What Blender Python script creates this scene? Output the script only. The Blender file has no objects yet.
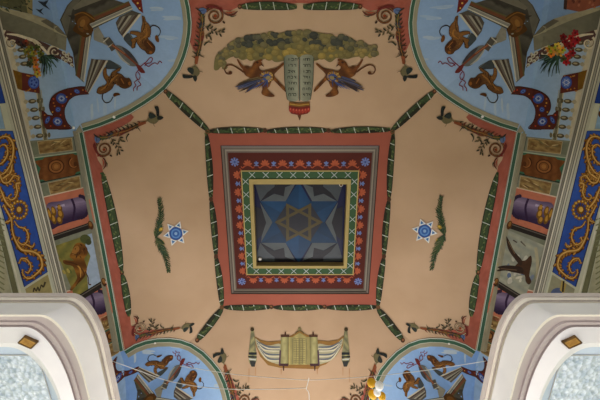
import bpy, math, random
from mathutils import Vector, Matrix
from mathutils.geometry import tessellate_polygon

random.seed(7)
SC = bpy.context.scene
COL = SC.collection
EYE = 1.6                      # camera height above the hall floor

# ------------------------------------------------------------------ camera
F, VP = 350.0, 1250.0          # focal length in pixels, vanishing row of the hall's long direction
TAU = math.atan(F / (VP - 200))
SN, CS = math.sin(TAU), math.cos(TAU)

def ray(p):
    u, v = p[0] - 300, p[1] - 200
    return (u, F * SN + v * CS, F * CS - v * SN)

def proj(P):
    x, y, z = P
    d = y * SN + z * CS
    return (300 + x / d * F, 200 + (y * CS - z * SN) / d * F)

cam_d = bpy.data.cameras.new('camera')
cam = bpy.data.objects.new('camera', cam_d)
COL.objects.link(cam)
cam_d.sensor_width = 36.0
cam_d.lens = 36.0 * F / 600.0
cam_d.clip_end = 200
cam.matrix_world = Matrix(((1, 0, 0, 0), (0, -CS, -SN, 0), (0, SN, -CS, EYE), (0, 0, 0, 1)))
SC.camera = cam

# ------------------------------------------------------------------ hall geometry (eye at origin, z up, y towards the galleries)
H = 9.4
SL = 0.4
a_, b_ = ray((207, 130)), ray((222, 307))
HX = (abs(a_[0] / a_[2]) + abs(b_[0] / b_[2])) / 2 * H
Y0, Y1 = a_[1] / a_[2] * H, b_[1] / b_[2] * H
YC, HY = (Y0 + Y1) / 2, (Y1 - Y0) / 2
LY = HY + 4.3

def plane_t(n, d, r):
    k = n[0] * r[0] + n[1] * r[1] + n[2] * r[2]
    return d / k if k > 1e-9 else 1e9

# roof planes n.P = d (outward normals)
PL = [((0, 0, 1), H)]
for k in (-1, 1):
    PL.append(((k * SL, 0, 1), H + SL * HX))
    PL.append(((0, k * SL, 1), H + SL * (HY + k * YC)))

def hit_roof(p):
    r = ray(p)
    t = min(plane_t(n, d, r) for n, d in PL)
    return tuple(c * t for c in r)

fp = [hit_roof(p) for p in ((70, 98), (76, 130), (96, 236), (112, 320))]
XF = sum(abs(q[0]) for q in fp) / len(fp)
ZF = H - SL * (XF - HX)
LEAN = 0.25
for k in (-1, 1):
    n = (k, 0, LEAN)
    PL.append((n, XF + LEAN * ZF))

def hit(p):
    r = ray(p)
    best, bn = 1e9, None
    for n, d in PL:
        t = plane_t(n, d, r)
        if t < best:
            best, bn = t, n
    l = math.sqrt(sum(c * c for c in bn))
    return Vector([c * best for c in r]), Vector([-c / l for c in bn])

# cornice line on the frieze
cq = []
for p in ((12, 70), (19.5, 100), (30, 150), (41, 200), (64, 294)):
    P, n = hit(p)
    cq.append(P)
XC = sum(abs(q.x) for q in cq) / len(cq)
ZC = ZF - (XC - XF) / LEAN
XW = XC + 0.05
wq = []
for p in ((5, 100), (20, 160), (31, 200), (48, 275)):
    r = ray(p); t = XW / abs(r[0]); wq.append(r[2] * t)
ZW = sum(wq) / len(wq)

def hit_wall(p):
    r = ray(p)
    t = XW / max(abs(r[0]), 1e-6)
    return Vector([c * t for c in r]), Vector((1 if r[0] < 0 else -1, 0, 0))

def at_z(p, z):
    r = ray(p)
    return Vector([c * z / r[2] for c in r])

# ------------------------------------------------------------------ symmetry of the painted ceiling
def T_id(p): return p
def T_mx(p): return (600 - p[0], p[1])
def T_hip(p):                       # reflection across the hip line, as the ornament is repeated round each corner
    x, y, z = hit_roof(p)
    ax, ay = abs(x) - HX, abs(y - YC) - HY
    q = proj((math.copysign(HX + ay, x), YC + math.copysign(HY + ax, y - YC), z))
    return (q[0] + 10, q[1] - 13)
def T_bot(p):                       # the same corner at the scroll end of the hall
    P, n = hit(p)
    q = proj((P[0], 2 * YC - P[1], P[2]))
    return (q[0] + 2.5, q[1] + 4 - .24 * (q[0] - 172))
def T_low(p): return (p[0], 355 + 1.27 * (p[1] - 348))   # the scroll-end ornaments hang a little lower
def T_out(p): return (p[0] + 3.5, p[1] - 1.5)
def comp(*fs):
    def g(p):
        for f in fs: p = f(p)
        return p
    return g

# ------------------------------------------------------------------ materials
def lin(c):
    return tuple(((v / 255) / 12.92 if v / 255 <= .04045 else ((v / 255 + .055) / 1.055) ** 2.4) for v in c) + (1,)

def nodes(name):
    m = bpy.data.materials.new(name); m.use_nodes = True
    nt = m.node_tree
    return m, nt, nt.nodes['Principled BSDF']

def mat_paint(name='painted_plaster', rough=.75, scale=2.5, lo=.88, hi=1.08):
    m, nt, bs = nodes(name)
    at = nt.nodes.new('ShaderNodeAttribute'); at.attribute_name = 'Col'
    tc = nt.nodes.new('ShaderNodeTexCoord')
    no = nt.nodes.new('ShaderNodeTexNoise'); no.inputs['Scale'].default_value = scale; no.inputs['Detail'].default_value = 6
    nt.links.new(tc.outputs['Object'], no.inputs['Vector'])
    mr = nt.nodes.new('ShaderNodeMapRange'); mr.inputs[3].default_value = lo; mr.inputs[4].default_value = hi
    nt.links.new(no.outputs['Fac'], mr.inputs[0])
    mx = nt.nodes.new('ShaderNodeVectorMath'); mx.operation = 'SCALE'
    nt.links.new(at.outputs['Color'], mx.inputs[0]); nt.links.new(mr.outputs[0], mx.inputs['Scale'])
    nt.links.new(mx.outputs[0], bs.inputs['Base Color'])
    bs.inputs['Roughness'].default_value = rough
    bs.inputs['Specular IOR Level'].default_value = .15
    return m

def mat_plain(name, col, rough=.6, metal=0., noise=None, scale=3., bump=0., bscale=20., spec=.3, emit=0.):
    m, nt, bs = nodes(name)
    bs.inputs['Roughness'].default_value = rough
    bs.inputs['Metallic'].default_value = metal
    bs.inputs['Specular IOR Level'].default_value = spec
    tc = nt.nodes.new('ShaderNodeTexCoord')
    no = nt.nodes.new('ShaderNodeTexNoise'); no.inputs['Scale'].default_value = scale; no.inputs['Detail'].default_value = 5
    nt.links.new(tc.outputs['Object'], no.inputs['Vector'])
    rp = nt.nodes.new('ShaderNodeValToRGB')
    c2 = noise or tuple(c * .93 for c in col)
    rp.color_ramp.elements[0].position = .35; rp.color_ramp.elements[1].position = .65
    rp.color_ramp.elements[0].color = lin(c2); rp.color_ramp.elements[1].color = lin(col)
    nt.links.new(no.outputs['Fac'], rp.inputs[0]); nt.links.new(rp.outputs[0], bs.inputs['Base Color'])
    if emit:
        nt.links.new(rp.outputs[0], bs.inputs['Emission Color']); bs.inputs['Emission Strength'].default_value = emit
    if bump:
        vo = nt.nodes.new('ShaderNodeTexVoronoi'); vo.inputs['Scale'].default_value = bscale
        nt.links.new(tc.outputs['Object'], vo.inputs['Vector'])
        bp = nt.nodes.new('ShaderNodeBump'); bp.inputs['Strength'].default_value = bump; bp.inputs['Distance'].default_value = .05
        nt.links.new(vo.outputs['Distance'], bp.inputs['Height']); nt.links.new(bp.outputs[0], bs.inputs['Normal'])
    return m

M_PAINT = mat_paint()
M_MARBLE = mat_paint('painted_marble', .6, 9., .6, 1.25)
M_FIELD = mat_plain('beige_plaster', (203, 172, 141), .85, noise=(195, 164, 133), scale=.9, spec=.1)
M_WALL = mat_plain('pale_green_wall', (214, 217, 194), .8, noise=(202, 206, 184), scale=1.2, spec=.1)
M_FLOOR = mat_plain('floor_boards', (150, 125, 100), .6, scale=2)
M_WHITE = mat_plain('white_gloss_paint', (236, 234, 232), .4, noise=(228, 226, 226), scale=1.5)
M_MAUVE = mat_plain('mauve_grey_cove', (190, 178, 174), .4, noise=(180, 168, 166), scale=1.5)  # darker mauve-grey tone for the recessed cove faces
M_RIM = mat_plain('warm_grey_paint', (198, 188, 182), .45, noise=(188, 178, 172), scale=2)
M_CREAM = mat_plain('cream_paint', (238, 232, 218), .4, noise=(228, 221, 206), scale=2)
M_BLUEW = mat_plain('cool_lit_well', (196, 210, 226), .4, noise=(186, 202, 220), scale=1.5)  # bluish light on the gallery well put into its colour
M_BRASS = mat_plain('brass', (196, 150, 72), .45, noise=(160, 116, 48), scale=14, metal=.15)
M_BRASSD = mat_plain('dark_brass', (104, 74, 30), .5, noise=(84, 58, 24), scale=14, metal=.1)
M_WIRE = mat_plain('white_cord', (232, 232, 228), .6)
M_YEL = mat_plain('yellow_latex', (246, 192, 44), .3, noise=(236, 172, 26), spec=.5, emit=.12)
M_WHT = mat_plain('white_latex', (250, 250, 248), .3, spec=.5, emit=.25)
M_LAMP = mat_plain('lamp_lens', (240, 240, 235), .3, emit=.1)
M_LAMPB = mat_plain('lamp_housing', (214, 210, 200), .4)

# ------------------------------------------------------------------ builders
def W(P):                            # eye coordinates -> world
    return (P[0], P[1], P[2] + EYE)

def tag(o, label=None, cat=None, group=None, kind=None):
    if label: o['label'] = label
    if cat: o['category'] = cat
    if group: o['group'] = group
    if kind: o['kind'] = kind
    return o

def link_mesh(name, verts, faces, mats, parent=None, cols=None, fm=None, smooth=False):
    me = bpy.data.meshes.new(name)
    me.from_pydata(verts, [], faces)
    for m in (mats if isinstance(mats, (list, tuple)) else [mats]): me.materials.append(m)
    if cols is not None:
        ca = me.color_attributes.new('Col', 'FLOAT_COLOR', 'POINT')
        for i, c in enumerate(cols): ca.data[i].color = c
    if fm:
        for p, k in zip(me.polygons, fm): p.material_index = k
    if smooth:
        for p in me.polygons: p.use_smooth = True
    o = bpy.data.objects.new(name, me)
    COL.objects.link(o)
    if parent: o.parent = parent
    return o

def empty(name, P=(0, 0, 0), **kw):
    o = bpy.data.objects.new(name, None)
    o.empty_display_size = .1
    COL.objects.link(o)
    tag(o, **kw)
    return o

def crom(pts, closed, k=4):
    n = len(pts); out = []
    for i in range(n if closed else n - 1):
        g = (lambda j: pts[j % n]) if closed else (lambda j: pts[min(max(j, 0), n - 1)])
        p0, p1, p2, p3 = g(i - 1), g(i), g(i + 1), g(i + 2)
        for s in range(k):
            t = s / k
            out.append(tuple(.5 * (2 * p1[c] + (p2[c] - p0[c]) * t + (2 * p0[c] - 5 * p1[c] + 4 * p2[c] - p3[c]) * t * t
                                   + (3 * p1[c] - p0[c] - 3 * p2[c] + p3[c]) * t ** 3) for c in (0, 1)))
    if not closed: out.append(tuple(pts[-1]))
    return out

def Z(pts, x0, y0, s):               # points read off an enlarged detail
    return [(x0 + x / s, y0 + y / s) for x, y in pts]

def mixc(a, b, t): return tuple(a[i] + (b[i] - a[i]) * t for i in range(3))

class Paint:
    """Collects painted shapes and lays them on the real roof, frieze or wall surface as one thin mesh."""
    def __init__(s, name, T=T_id, layer=2, surf='roof', parent=None, mat=None, step=5., jit=.05, kq=.00012, **kw):
        s.name, s.T, s.layer, s.surf, s.parent, s.mat, s.step, s.jit, s.kw = name, T, layer, surf, parent, mat or M_PAINT, step, jit, kw
        s.v, s.f, s.c, s.k, s.kq = [], [], [], 0, kq
    def place(s, p):
        if callable(s.surf):
            P, n = s.surf(p)
        else:
            q = s.T(p)
            P, n = hit(q) if s.surf == 'roof' else hit_wall(q)
        return P + n * (s.layer * .006 + s.k * s.kq)
    def tris(s, tri, pts, col):
        idx = {}
        def vid(p):
            key = (round(p[0], 4), round(p[1], 4))
            if key not in idx:
                idx[key] = len(s.v)
                s.v.append(W(s.place(p)))
                c = col(p) if callable(col) else col
                j = 1 + random.uniform(-s.jit, s.jit)
                s.c.append(lin(tuple(min(255, max(0, x * j)) for x in c)))
            return idx[key]
        st = [tuple(pts[i] for i in t) for t in tri]
        while st:
            a, b, c = st.pop()
            e = [(a[0] - b[0]) ** 2 + (a[1] - b[1]) ** 2, (b[0] - c[0]) ** 2 + (b[1] - c[1]) ** 2, (c[0] - a[0]) ** 2 + (c[1] - a[1]) ** 2]
            m = max(e)
            if m > s.step ** 2:
                i = e.index(m)
                if i == 1: a, b, c = b, c, a
                elif i == 2: a, b, c = c, a, b
                h = ((a[0] + b[0]) / 2, (a[1] + b[1]) / 2)
                st.append((a, h, c)); st.append((h, b, c))
                continue
            f = (vid(a), vid(b), vid(c))
            if len(set(f)) == 3: s.f.append(f)
        s.k += 1
    def poly(s, pts, col, smooth=False):
        if smooth: pts = crom(pts, True, 4)
        tri = tessellate_polygon([[Vector((p[0], p[1], 0)) for p in pts]])
        s.tris(tri, pts, col)
        return s
    def ell(s, cx, cy, rx, ry, rot=0, col=(0, 0, 0), n=16):
        c, d = math.cos(rot), math.sin(rot)
        pts = [(cx + rx * math.cos(t) * c - ry * math.sin(t) * d, cy + rx * math.cos(t) * d + ry * math.sin(t) * c)
               for t in (2 * math.pi * i / n for i in range(n))]
        s.tris([(0, i, i + 1) for i in range(1, n - 1)], pts, col)
        return s
    def stroke(s, pts, w, col, smooth=True, k=4):
        if smooth and len(pts) > 2: pts = crom(pts, False, k)
        n = len(pts)
        ws = w if isinstance(w, (list, tuple)) else [w, w]
        L, R = [], []
        for i, p in enumerate(pts):
            a, b = pts[max(i - 1, 0)], pts[min(i + 1, n - 1)]
            dx, dy = b[0] - a[0], b[1] - a[1]
            l = math.hypot(dx, dy) or 1
            t = i / (n - 1) * (len(ws) - 1); q = min(int(t), len(ws) - 2)
            h = (ws[q] + (ws[q + 1] - ws[q]) * (t - q)) / 2
            L.append((p[0] - dy / l * h, p[1] + dx / l * h)); R.append((p[0] + dy / l * h, p[1] - dx / l * h))
        tr = []
        for i in range(n - 1):
            tr += [(i, i + 1, n + i), (i + 1, n + i + 1, n + i)]
        s.tris(tr, L + R, col)
        return s
    def done(s):
        o = link_mesh(s.name, s.v, s.f, s.mat, s.parent, s.c)
        tag(o, **s.kw)
        return o

def spiral(cx, cy, r0, r1, a0, turns, n=26):
    return [(cx + (r0 + (r1 - r0) * i / n) * math.cos(a0 + turns * 2 * math.pi * i / n),
             cy + (r0 + (r1 - r0) * i / n) * math.sin(a0 + turns * 2 * math.pi * i / n)) for i in range(n + 1)]

def lerp(a, b, t): return (a[0] + (b[0] - a[0]) * t, a[1] + (b[1] - a[1]) * t)

def band(pts, d0, d1):               # ribbon polygon between two offsets of an open path (positive = to the left of travel on screen)
    n = len(pts); A, B = [], []
    for i, p in enumerate(pts):
        a, b = pts[max(i - 1, 0)], pts[min(i + 1, n - 1)]
        dx, dy = b[0] - a[0], b[1] - a[1]; l = math.hypot(dx, dy) or 1
        nx, ny = dy / l, -dx / l
        A.append((p[0] + nx * d0, p[1] + ny * d0)); B.append((p[0] + nx * d1, p[1] + ny * d1))
    return A + B[::-1]

# ------------------------------------------------------------------ colours
RED, DRED, GRN, LGRN = (172, 98, 82), (100, 46, 38), (64, 100, 80), (206, 212, 200)
GARL, GARL2 = (66, 80, 52), (98, 110, 68)
SKY, SKY2 = (140, 172, 216), (178, 202, 228)
LION, LION2, LIOND = (94, 62, 35), (134, 92, 48), (52, 36, 26)
GOLD, GOLD2, GOLDD = (190, 140, 44), (226, 186, 84), (112, 74, 22)
STONE, STONE2, STONED = (146, 142, 126), (196, 190, 170), (86, 82, 74)
BLUE, NAVY = (48, 80, 164), (30, 42, 104)
OLIVE, DARK = (104, 104, 62), (46, 42, 38)
CREAM = (226, 214, 184)

# ------------------------------------------------------------------ the hall shell
def struct(name, verts, faces, mat, cols=None):
    return tag(link_mesh(name, [W(v) for v in verts], faces, mat, None, cols), kind='structure')

zx = lambda x: H - SL * (x - HX)
hipy = HY + XF - HX
zend = H - SL * (LY - HY)
xe = XF + (ZF - zend) * LEAN
V = []
for sy in (-1, 1):
    for sx in (-1, 1):
        V += [(sx * HX, YC + sy * HY, H), (sx * XF, YC + sy * hipy, ZF), (sx * xe, YC + sy * LY, zend)]
# order: (-,-) 0..2, (+,-) 3..5, (-,+) 6..8, (+,+) 9..11
struct('ceiling', V, [(0, 1, 7, 6), (3, 9, 10, 4), (0, 3, 4, 5, 2, 1), (6, 7, 8, 11, 10, 9)], M_FIELD)
for sx, nm in ((-1, 'left'), (1, 'right')):
    ya, yb = YC - LY, YC + LY
    x2, z2 = XF + (ZF - (ZC - .3)) * LEAN, ZC - .3
    struct('trim_1' if sx < 0 else 'trim_2', [(sx * (XF - .0), ya, ZF), (sx * (XF - .0), yb, ZF), (sx * x2, yb, z2), (sx * x2, ya, z2)], [(0, 1, 2, 3)], M_WALL)
    struct('wall_' + nm, [(sx * XW, ya, -EYE), (sx * XW, yb, -EYE), (sx * XW, yb, ZC), (sx * XW, ya, ZC)], [(0, 1, 2, 3)], M_WALL)
    # cornice: four rolls stepping down and out from the frieze to the wall
    prof, pc = [], []
    n = 49
    x0, z0, x1, z1 = XC - .03, ZC + .0, XW, ZW
    for i in range(n):
        t = i / (n - 1)
        ph = (t * 6) % 1.0
        bul = .035 * math.sin(ph * math.pi)
        prof.append((x0 + (x1 - x0) * t - bul, z0 + (z1 - z0) * t))
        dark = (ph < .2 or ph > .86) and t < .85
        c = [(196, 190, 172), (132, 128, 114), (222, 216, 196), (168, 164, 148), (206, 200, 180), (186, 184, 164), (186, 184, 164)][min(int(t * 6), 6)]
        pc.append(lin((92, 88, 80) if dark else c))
    vs, cs, fs = [], [], []
    prof = [(XW, z0 + .0)] + prof; pc = [pc[1]] + pc
    for (x, z), c in zip(prof, pc):
        for y in (ya, yb): vs.append((sx * x, y, z)); cs.append(c)
    for i in range(len(prof) - 1): fs.append((2 * i, 2 * i + 1, 2 * i + 3, 2 * i + 2))
    struct('trim_3' if sx < 0 else 'trim_4', vs, fs, M_PAINT, cs)
struct('wall_front', [(-XW - 1, YC + LY, -EYE), (XW + 1, YC + LY, -EYE), (XW + 1, YC + LY, H), (-XW - 1, YC + LY, H)], [(0, 1, 2, 3)], M_WALL)
struct('wall_back', [(-XW - 1, YC - LY, -EYE), (XW + 1, YC - LY, -EYE), (XW + 1, YC - LY, H), (-XW - 1, YC - LY, H)], [(0, 1, 2, 3)], M_WALL)
struct('floor', [(-XW - 1, YC - LY, -EYE), (XW + 1, YC - LY, -EYE), (XW + 1, YC + LY, -EYE), (-XW - 1, YC + LY, -EYE)], [(0, 1, 2, 3)], M_FLOOR)

# ------------------------------------------------------------------ painted borders of the field
def spaint(name, T, layer=1, surf='roof', **k):
    return Paint(name, T, layer, surf, kind='structure', step=6., **k)

RED_SIDE = [(84, 132), (98, 128), (112, 123), (122, 118.5), (131, 114), (134, 117), (131, 121), (121, 127), (107, 134), (98, 140), (95, 150), (98, 160), (102, 166),
            (103, 172), (104, 185), (107, 205), (112, 230), (117, 255), (121, 272), (124, 285), (128, 300), (130, 315), (131, 325), (137, 330), (150, 329), (160, 331), (150, 338), (138, 344), (125, 350)]
RED_END = [(186, -40), (188, 0), (191, 15), (192, 28), (190, 42), (193, 49), (196, 52), (199, 42), (203, 28), (204, 13), (215, 8), (230, 11), (240, 6), (270, 4), (300, 3), (300, -40)]
REDV = lambda p: mixc(RED, (168, 92, 74), .5 + .5 * math.sin(p[0] * .3 + p[1] * .2))
p = spaint('trim_5', T_id); p.poly(RED_SIDE, REDV); p.done()
p = spaint('trim_6', T_mx); p.poly(RED_SIDE, REDV); p.done()
p = spaint('trim_7', T_id); p.poly(RED_END, REDV); p.poly([(600 - x, y) for x, y in RED_END], REDV); p.done()
REDB = [(223, 366), (229, 371), (234, 384), (240, 400), (248, 425), (226, 425), (230, 400), (227, 384)]
p = spaint('trim_8', T_id); p.poly(REDB, REDV); p.poly([(600 - x, y) for x, y in REDB], REDV); p.done()

ARC_T = [(83.5, 132), (100, 127), (115, 121), (131, 113.5), (145, 105), (156, 97.5), (166, 89), (174, 79.5), (181, 69), (186, 57), (189.5, 45), (191.5, 33), (192, 22), (190.5, 8), (187, -8), (182, -22)]
ARC_B = [(124, 350), (134, 344), (145, 340), (157, 337.8), (170, 337.5), (181, 339), (192, 343), (204, 351), (213, 360), (221, 370), (226.5, 382), (230, 393), (232.5, 404), (234, 425)]
SIDE = [(83.5, 132), (95, 193), (107, 256), (124, 350)]
def border(pts, sgn, o):
    o.poly(band(pts, 0, sgn * 1.0), LGRN); o.poly(band(pts, sgn * 1.0, sgn * 4.2), GRN)
    o.poly(band(pts, sgn * 4.2, sgn * 4.9), (190, 192, 172)); o.poly(band(pts, sgn * 4.9, sgn * 8.6), (158, 152, 128))
    o.stroke([lerp(a, b, 0) for a, b in zip(pts, pts)], .35, (70, 60, 54), smooth=False)

p = spaint('trim_9', T_id, 3); p.poly(band(SIDE, -4.9, -11), (150, 145, 122)); border(SIDE, -1, p); p.poly([(76, 131), (78, 131), (118, 350), (115, 352)], (150, 144, 122)); p.poly([(72, 131), (77, 131), (117, 350), (113, 350)], (140, 138, 120))
p.poly([(83.5, 132), (79.3, 133), (76, 130.5), (80, 125)], (150, 146, 124)); p.done()
p = spaint('trim_10', T_mx, 3); p.poly(band(SIDE, -4.9, -11), (150, 145, 122)); border(SIDE, -1, p);  p.poly([(83.5, 132), (79.3, 133), (76, 130.5), (80, 125)], (150, 146, 124)); p.done()
# ------------------------------------------------------------------ sky corners
CORN = {'TL': (T_id, 'towards tablets and lion picture'), 'TR': (T_mx, 'towards tablets and eagle picture'),
        'BL': (T_bot, 'towards parchment scroll and lion picture'), 'BR': (comp(T_bot, T_mx), 'towards parchment scroll and eagle picture')}
def skycol(p):
    t = max(0, min(1, (p[1] + p[0] * .4 - 10) / 170))
    return mixc((130, 164, 210), (168, 194, 224), t)

SKY_T = ARC_T + [(36, -30), (44, -10), (56, 0), (61, 32), (71, 100), (76, 131)]
SKY_B = ARC_B + [(100, 425), (120, 352)]
for cn, (T, where) in CORN.items():
    top = cn[0] == 'T'
    TT = T if top else (T_id if cn == 'BL' else T_mx)
    root = empty('sky_mural', label='blue painted sky with arched green border ' + where, cat='ceiling painting', group='painted sky corners of the ceiling')
    p = Paint('sky', TT, 1.5, parent=root, step=2.6, jit=.015)
    p.poly(SKY_T if top else SKY_B, skycol if top else (lambda q: mixc((124, 164, 224), (166, 200, 236), (q[0] - 110) / 130)))
    # thin clouds
    cl = [(170, 18, 10, 1.5), (158, 8, 12, 1.3), (168, 38, 9, 1.5), (176, 60, 5, 1.2), (105, 108, 2, 7), (115, 103, 1.2, 6), (92, 112, 1.5, 8), (98, 105, 1, 7)] if top else \
         [(150, 352, 9, 1), (135, 356, 1.2, 6), (178, 346, 7, .9), (215, 385, 5, 1), (200, 358, 6, 1)]
    for x, y, rx, ry in cl:
        for j in range(3): p.ell(x + random.uniform(-4, 4) * (rx > 2), y + random.uniform(-1.5, 1.5), rx * random.uniform(.5, 1), ry, random.uniform(-.15, .15), mixc(skycol((x, y)), (206, 214, 214), random.uniform(.25, .55)))
    p.done()
    p = Paint('arch_border', TT, 3, parent=root, step=5., jit=.02)
    border(ARC_T if top else ARC_B, 1 if top else -1, p)
    p.done()

# ------------------------------------------------------------------ figures of the sky corners
PED = Z([(240, 80), (270, 20), (300, -10), (430, -10), (500, 12), (532, 38), (375, 115), (362, 165), (335, 330), (304, 302), (292, 210), (268, 150)], 0, 0, 4)
LIONA = Z([(415, 105), (432, 110), (442, 140), (460, 160), (474, 190), (472, 230), (455, 255), (482, 282), (502, 310), (500, 340), (482, 358), (452, 357), (436, 338), (410, 322), (388, 295), (376, 272), (372, 300), (357, 320), (344, 312), (350, 285), (343, 262), (383, 242), (372, 232), (338, 222), (343, 207), (385, 208), (408, 214), (412, 180), (419, 150)], 80, 0, 6.667)
LIONB = Z([(178, 282), (192, 250), (225, 240), (246, 218), (230, 190), (221, 160), (225, 128), (242, 118), (246, 160), (264, 178), (280, 150), (308, 132), (333, 118), (332, 138), (312, 150), (345, 163), (370, 188), (396, 188), (412, 220), (404, 242), (370, 257), (340, 250), (322, 236), (300, 227), (282, 256), (262, 272), (236, 287), (200, 294)], 70, 50, 6.667)
def lionc(cx, cy):
    return lambda p: mixc(LION2, LION, min(1, max(0, .5 + (p[0] - cx + p[1] - cy) * .05)))

def build_corner(cn):
    T, where = CORN[cn]
    G = lambda s: s + ' of the sky corners'
    def P(name, layer, lab=None, cat=None, grp=None, par=None, **k):
        kw = dict(label=lab + ' ' + where, category=cat, group=grp) if lab else {}
        return Paint(name, T, layer, parent=par, **{('cat' if a == 'category' else a): b for a, b in kw.items()}, **k)
    # broken pediment
    root = empty('broken_pediment', label='painted broken pediment of grey and brown mouldings ' + where, cat='painted building', group='painted pediments')
    p = P('gable_wall', 2, par=root)
    p.poly(PED, lambda q: mixc((92, 88, 76), (58, 54, 46), ((q[0] + q[1] * 2) % 37) / 37))
    p.poly(Z([(245, 80), (275, 22), (300, -10), (330, -10), (290, 40), (268, 145)], 0, 0, 4), (108, 104, 90))
    p.poly(Z([(300, 40), (430, -10), (340, -10), (290, 30)], 0, 0, 4), (122, 116, 98))
    p.done()
    path = [(133, 9), (92, 28), (85.5, 82)]
    m = P('moulding', 2.3, par=root)
    def strip(d0, d1, c):
        a = (-.45, -.9); b = (-1, -.14); ap = (-1.05, -.9)
        def off(d): return [(133 + a[0] * d, 9 + a[1] * d), (92 + ap[0] * d, 28 + ap[1] * d), (84.5 + b[0] * d, 82 + b[1] * d - d * .6)]
        A, B = off(d0), off(d1)
        m.poly([A[0], A[1], B[1], B[0]], c); m.poly([A[1], A[2], B[2], B[1]], c)
    strip(0, 1.1, (208, 202, 178)); strip(1.1, 3.2, (140, 138, 128)); strip(3.2, 3.8, (188, 182, 160)); strip(3.8, 4.8, (72, 66, 54)); strip(4.8, 7.6, (116, 72, 48)); strip(7.6, 9, (96, 90, 56))
    m.done()
    o = P('gilded_mask', 2.8, par=root)
    o.poly(Z([(300, 70), (330, 45), (370, 60), (382, 85), (360, 95), (375, 120), (350, 150), (320, 140), (292, 120), (305, 95)], 0, 0, 4), (88, 58, 26), True)
    o.poly(Z([(312, 80), (340, 62), (362, 80), (350, 100), (355, 120), (330, 130), (312, 112)], 0, 0, 4), (120, 80, 38), True)
    o.ell(83, 23, 2.6, 4,   .3, (150, 106, 50)).ell(82, 29, 3, 2, 0, (120, 74, 30)).stroke(Z([(300, 60), (335, 50), (380, 78)], 0, 0, 4), 1.0, (140, 96, 40))
    o.done()
    # stone blocks with lions
    def block(pts, along, label, sub):
        r = empty('stone_block', label=label + ' ' + where, cat='painted stone', group='painted striped stone blocks')
        q = P('fluted_face', 3, par=r)
        q.poly(pts, STONED)
        a, b, c, d = along
        cols = [(92, 84, 74), (150, 144, 128), (70, 60, 52), (164, 158, 140), (112, 102, 92), (88, 70, 58), (208, 200, 176)]
        for i, cc in enumerate(cols):
            t0, t1 = i / 7 + .02, (i + 1) / 7
            q.poly([lerp(a, b, t0), lerp(a, b, t1), lerp(d, c, t1), lerp(d, c, t0)], cc)
        q.done()
        q = P('bracket', 3.1, par=r)
        q.poly(sub, (70, 76, 78), True); q.stroke([sub[1], lerp(sub[2], sub[3], .3)], [.4, 1.6, .6], (126, 130, 124)); q.done()
    block(Z([(240, 150), (265, 110), (350, 68), (412, 92), (290, 250), (258, 208)], 80, 0, 6.667), Z([(262, 112), (412, 92), (290, 250), (243, 160)], 80, 0, 6.667),
          'striped stone block under the climbing lion', Z([(292, 252), (330, 218), (362, 268), (372, 312), (352, 318), (318, 290)], 80, 0, 6.667))
    block(Z([(145, 58), (160, 62), (255, 68), (125, 290), (98, 262), (122, 140)], 70, 50, 6.667), Z([(140, 60), (255, 70), (125, 290), (100, 262)], 70, 50, 6.667),
          'striped stone block under the bowing lion', Z([(255, 68), (300, 85), (342, 112), (335, 130), (300, 128), (240, 122)], 70, 50, 6.667))
    # column with torch
    r = empty('torch_column', label='grey painted column ending in a red tipped torch ' + where, cat='painted column', group='painted torch columns')
    q = P('column_base', 3.3, par=r)
    q.poly(Z([(395, 105), (420, 150), (455, 165), (430, 182), (412, 172), (376, 160), (376, 118)], 0, 0, 4), STONE)
    q.poly(Z([(412, 150), (440, 148), (470, 190), (448, 205)], 0, 0, 4), STONED); q.stroke([(103.5, 42), (109, 37)], 1.2, STONE2).stroke([(108, 47), (113.5, 43.5)], 1, STONE2)
    q.done()
    q = P('wing', 3.4, par=r)
    q.poly(Z([(460, 185), (490, 185), (530, 220), (556, 258), (520, 262), (490, 230)], 0, 0, 4), (110, 112, 108), True)
    q.poly(Z([(490, 188), (520, 205), (550, 245), (540, 250), (512, 222)], 0, 0, 4), (72, 70, 72), True)
    q.stroke(Z([(462, 195), (490, 235), (520, 258)], 0, 0, 4), [1, 2, .6], (176, 174, 160)); q.done()
    q = P('torch', 3.5, par=r)
    q.stroke(Z([(448, 178), (500, 215), (560, 268)], 0, 0, 4), [2.6, 2.2, 1.6], (126, 70, 48)); q.stroke(Z([(452, 180), (500, 214)], 0, 0, 4), .7, (180, 120, 80))
    q.poly(Z([(545, 258), (562, 262), (582, 288), (566, 290), (554, 278)], 0, 0, 4), (112, 48, 44), True); q.done()
    q = P('red_ribbon', 3.6, 'dark red ribbon curling in links from the torch tip', 'painted ribbon', 'painted ribbons of the sky corners')
    RB = (128, 44, 60)
    q.stroke(Z([(470, 110), (492, 92), (515, 72), (535, 50), (552, 55), (540, 82), (515, 88), (500, 105)], 70, 50, 6.667), .9, RB)
    q.stroke(Z([(500, 88), (525, 108), (548, 92), (570, 84), (585, 92), (600, 72), (615, 85)], 70, 50, 6.667), .9, RB)
    q.stroke(Z([(460, 130), (440, 158), (445, 188), (462, 195), (468, 165), (455, 145)], 70, 50, 6.667), .9, RB)
    q.stroke(Z([(455, 195), (430, 215), (440, 235), (425, 255), (424, 275)], 70, 50, 6.667), .9, RB)
    q.stroke(Z([(455, 205), (472, 232), (450, 245), (447, 270)], 70, 50, 6.667), .9, RB)
    q.done()
    # lions
    r = empty('painted_lion', label='brown painted lion climbing tail-first against a striped block ' + where if cn[0] == 'T' else 'brown painted lion rearing against a striped block ' + where, cat='painted lion', group='rearing lions of the sky corners')
    q = P('body', 4, par=r, jit=.14); q.poly(LIONA, lionc(148, 38), True); q.stroke(LIONA + LIONA[:1], .45, LIOND)
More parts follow.
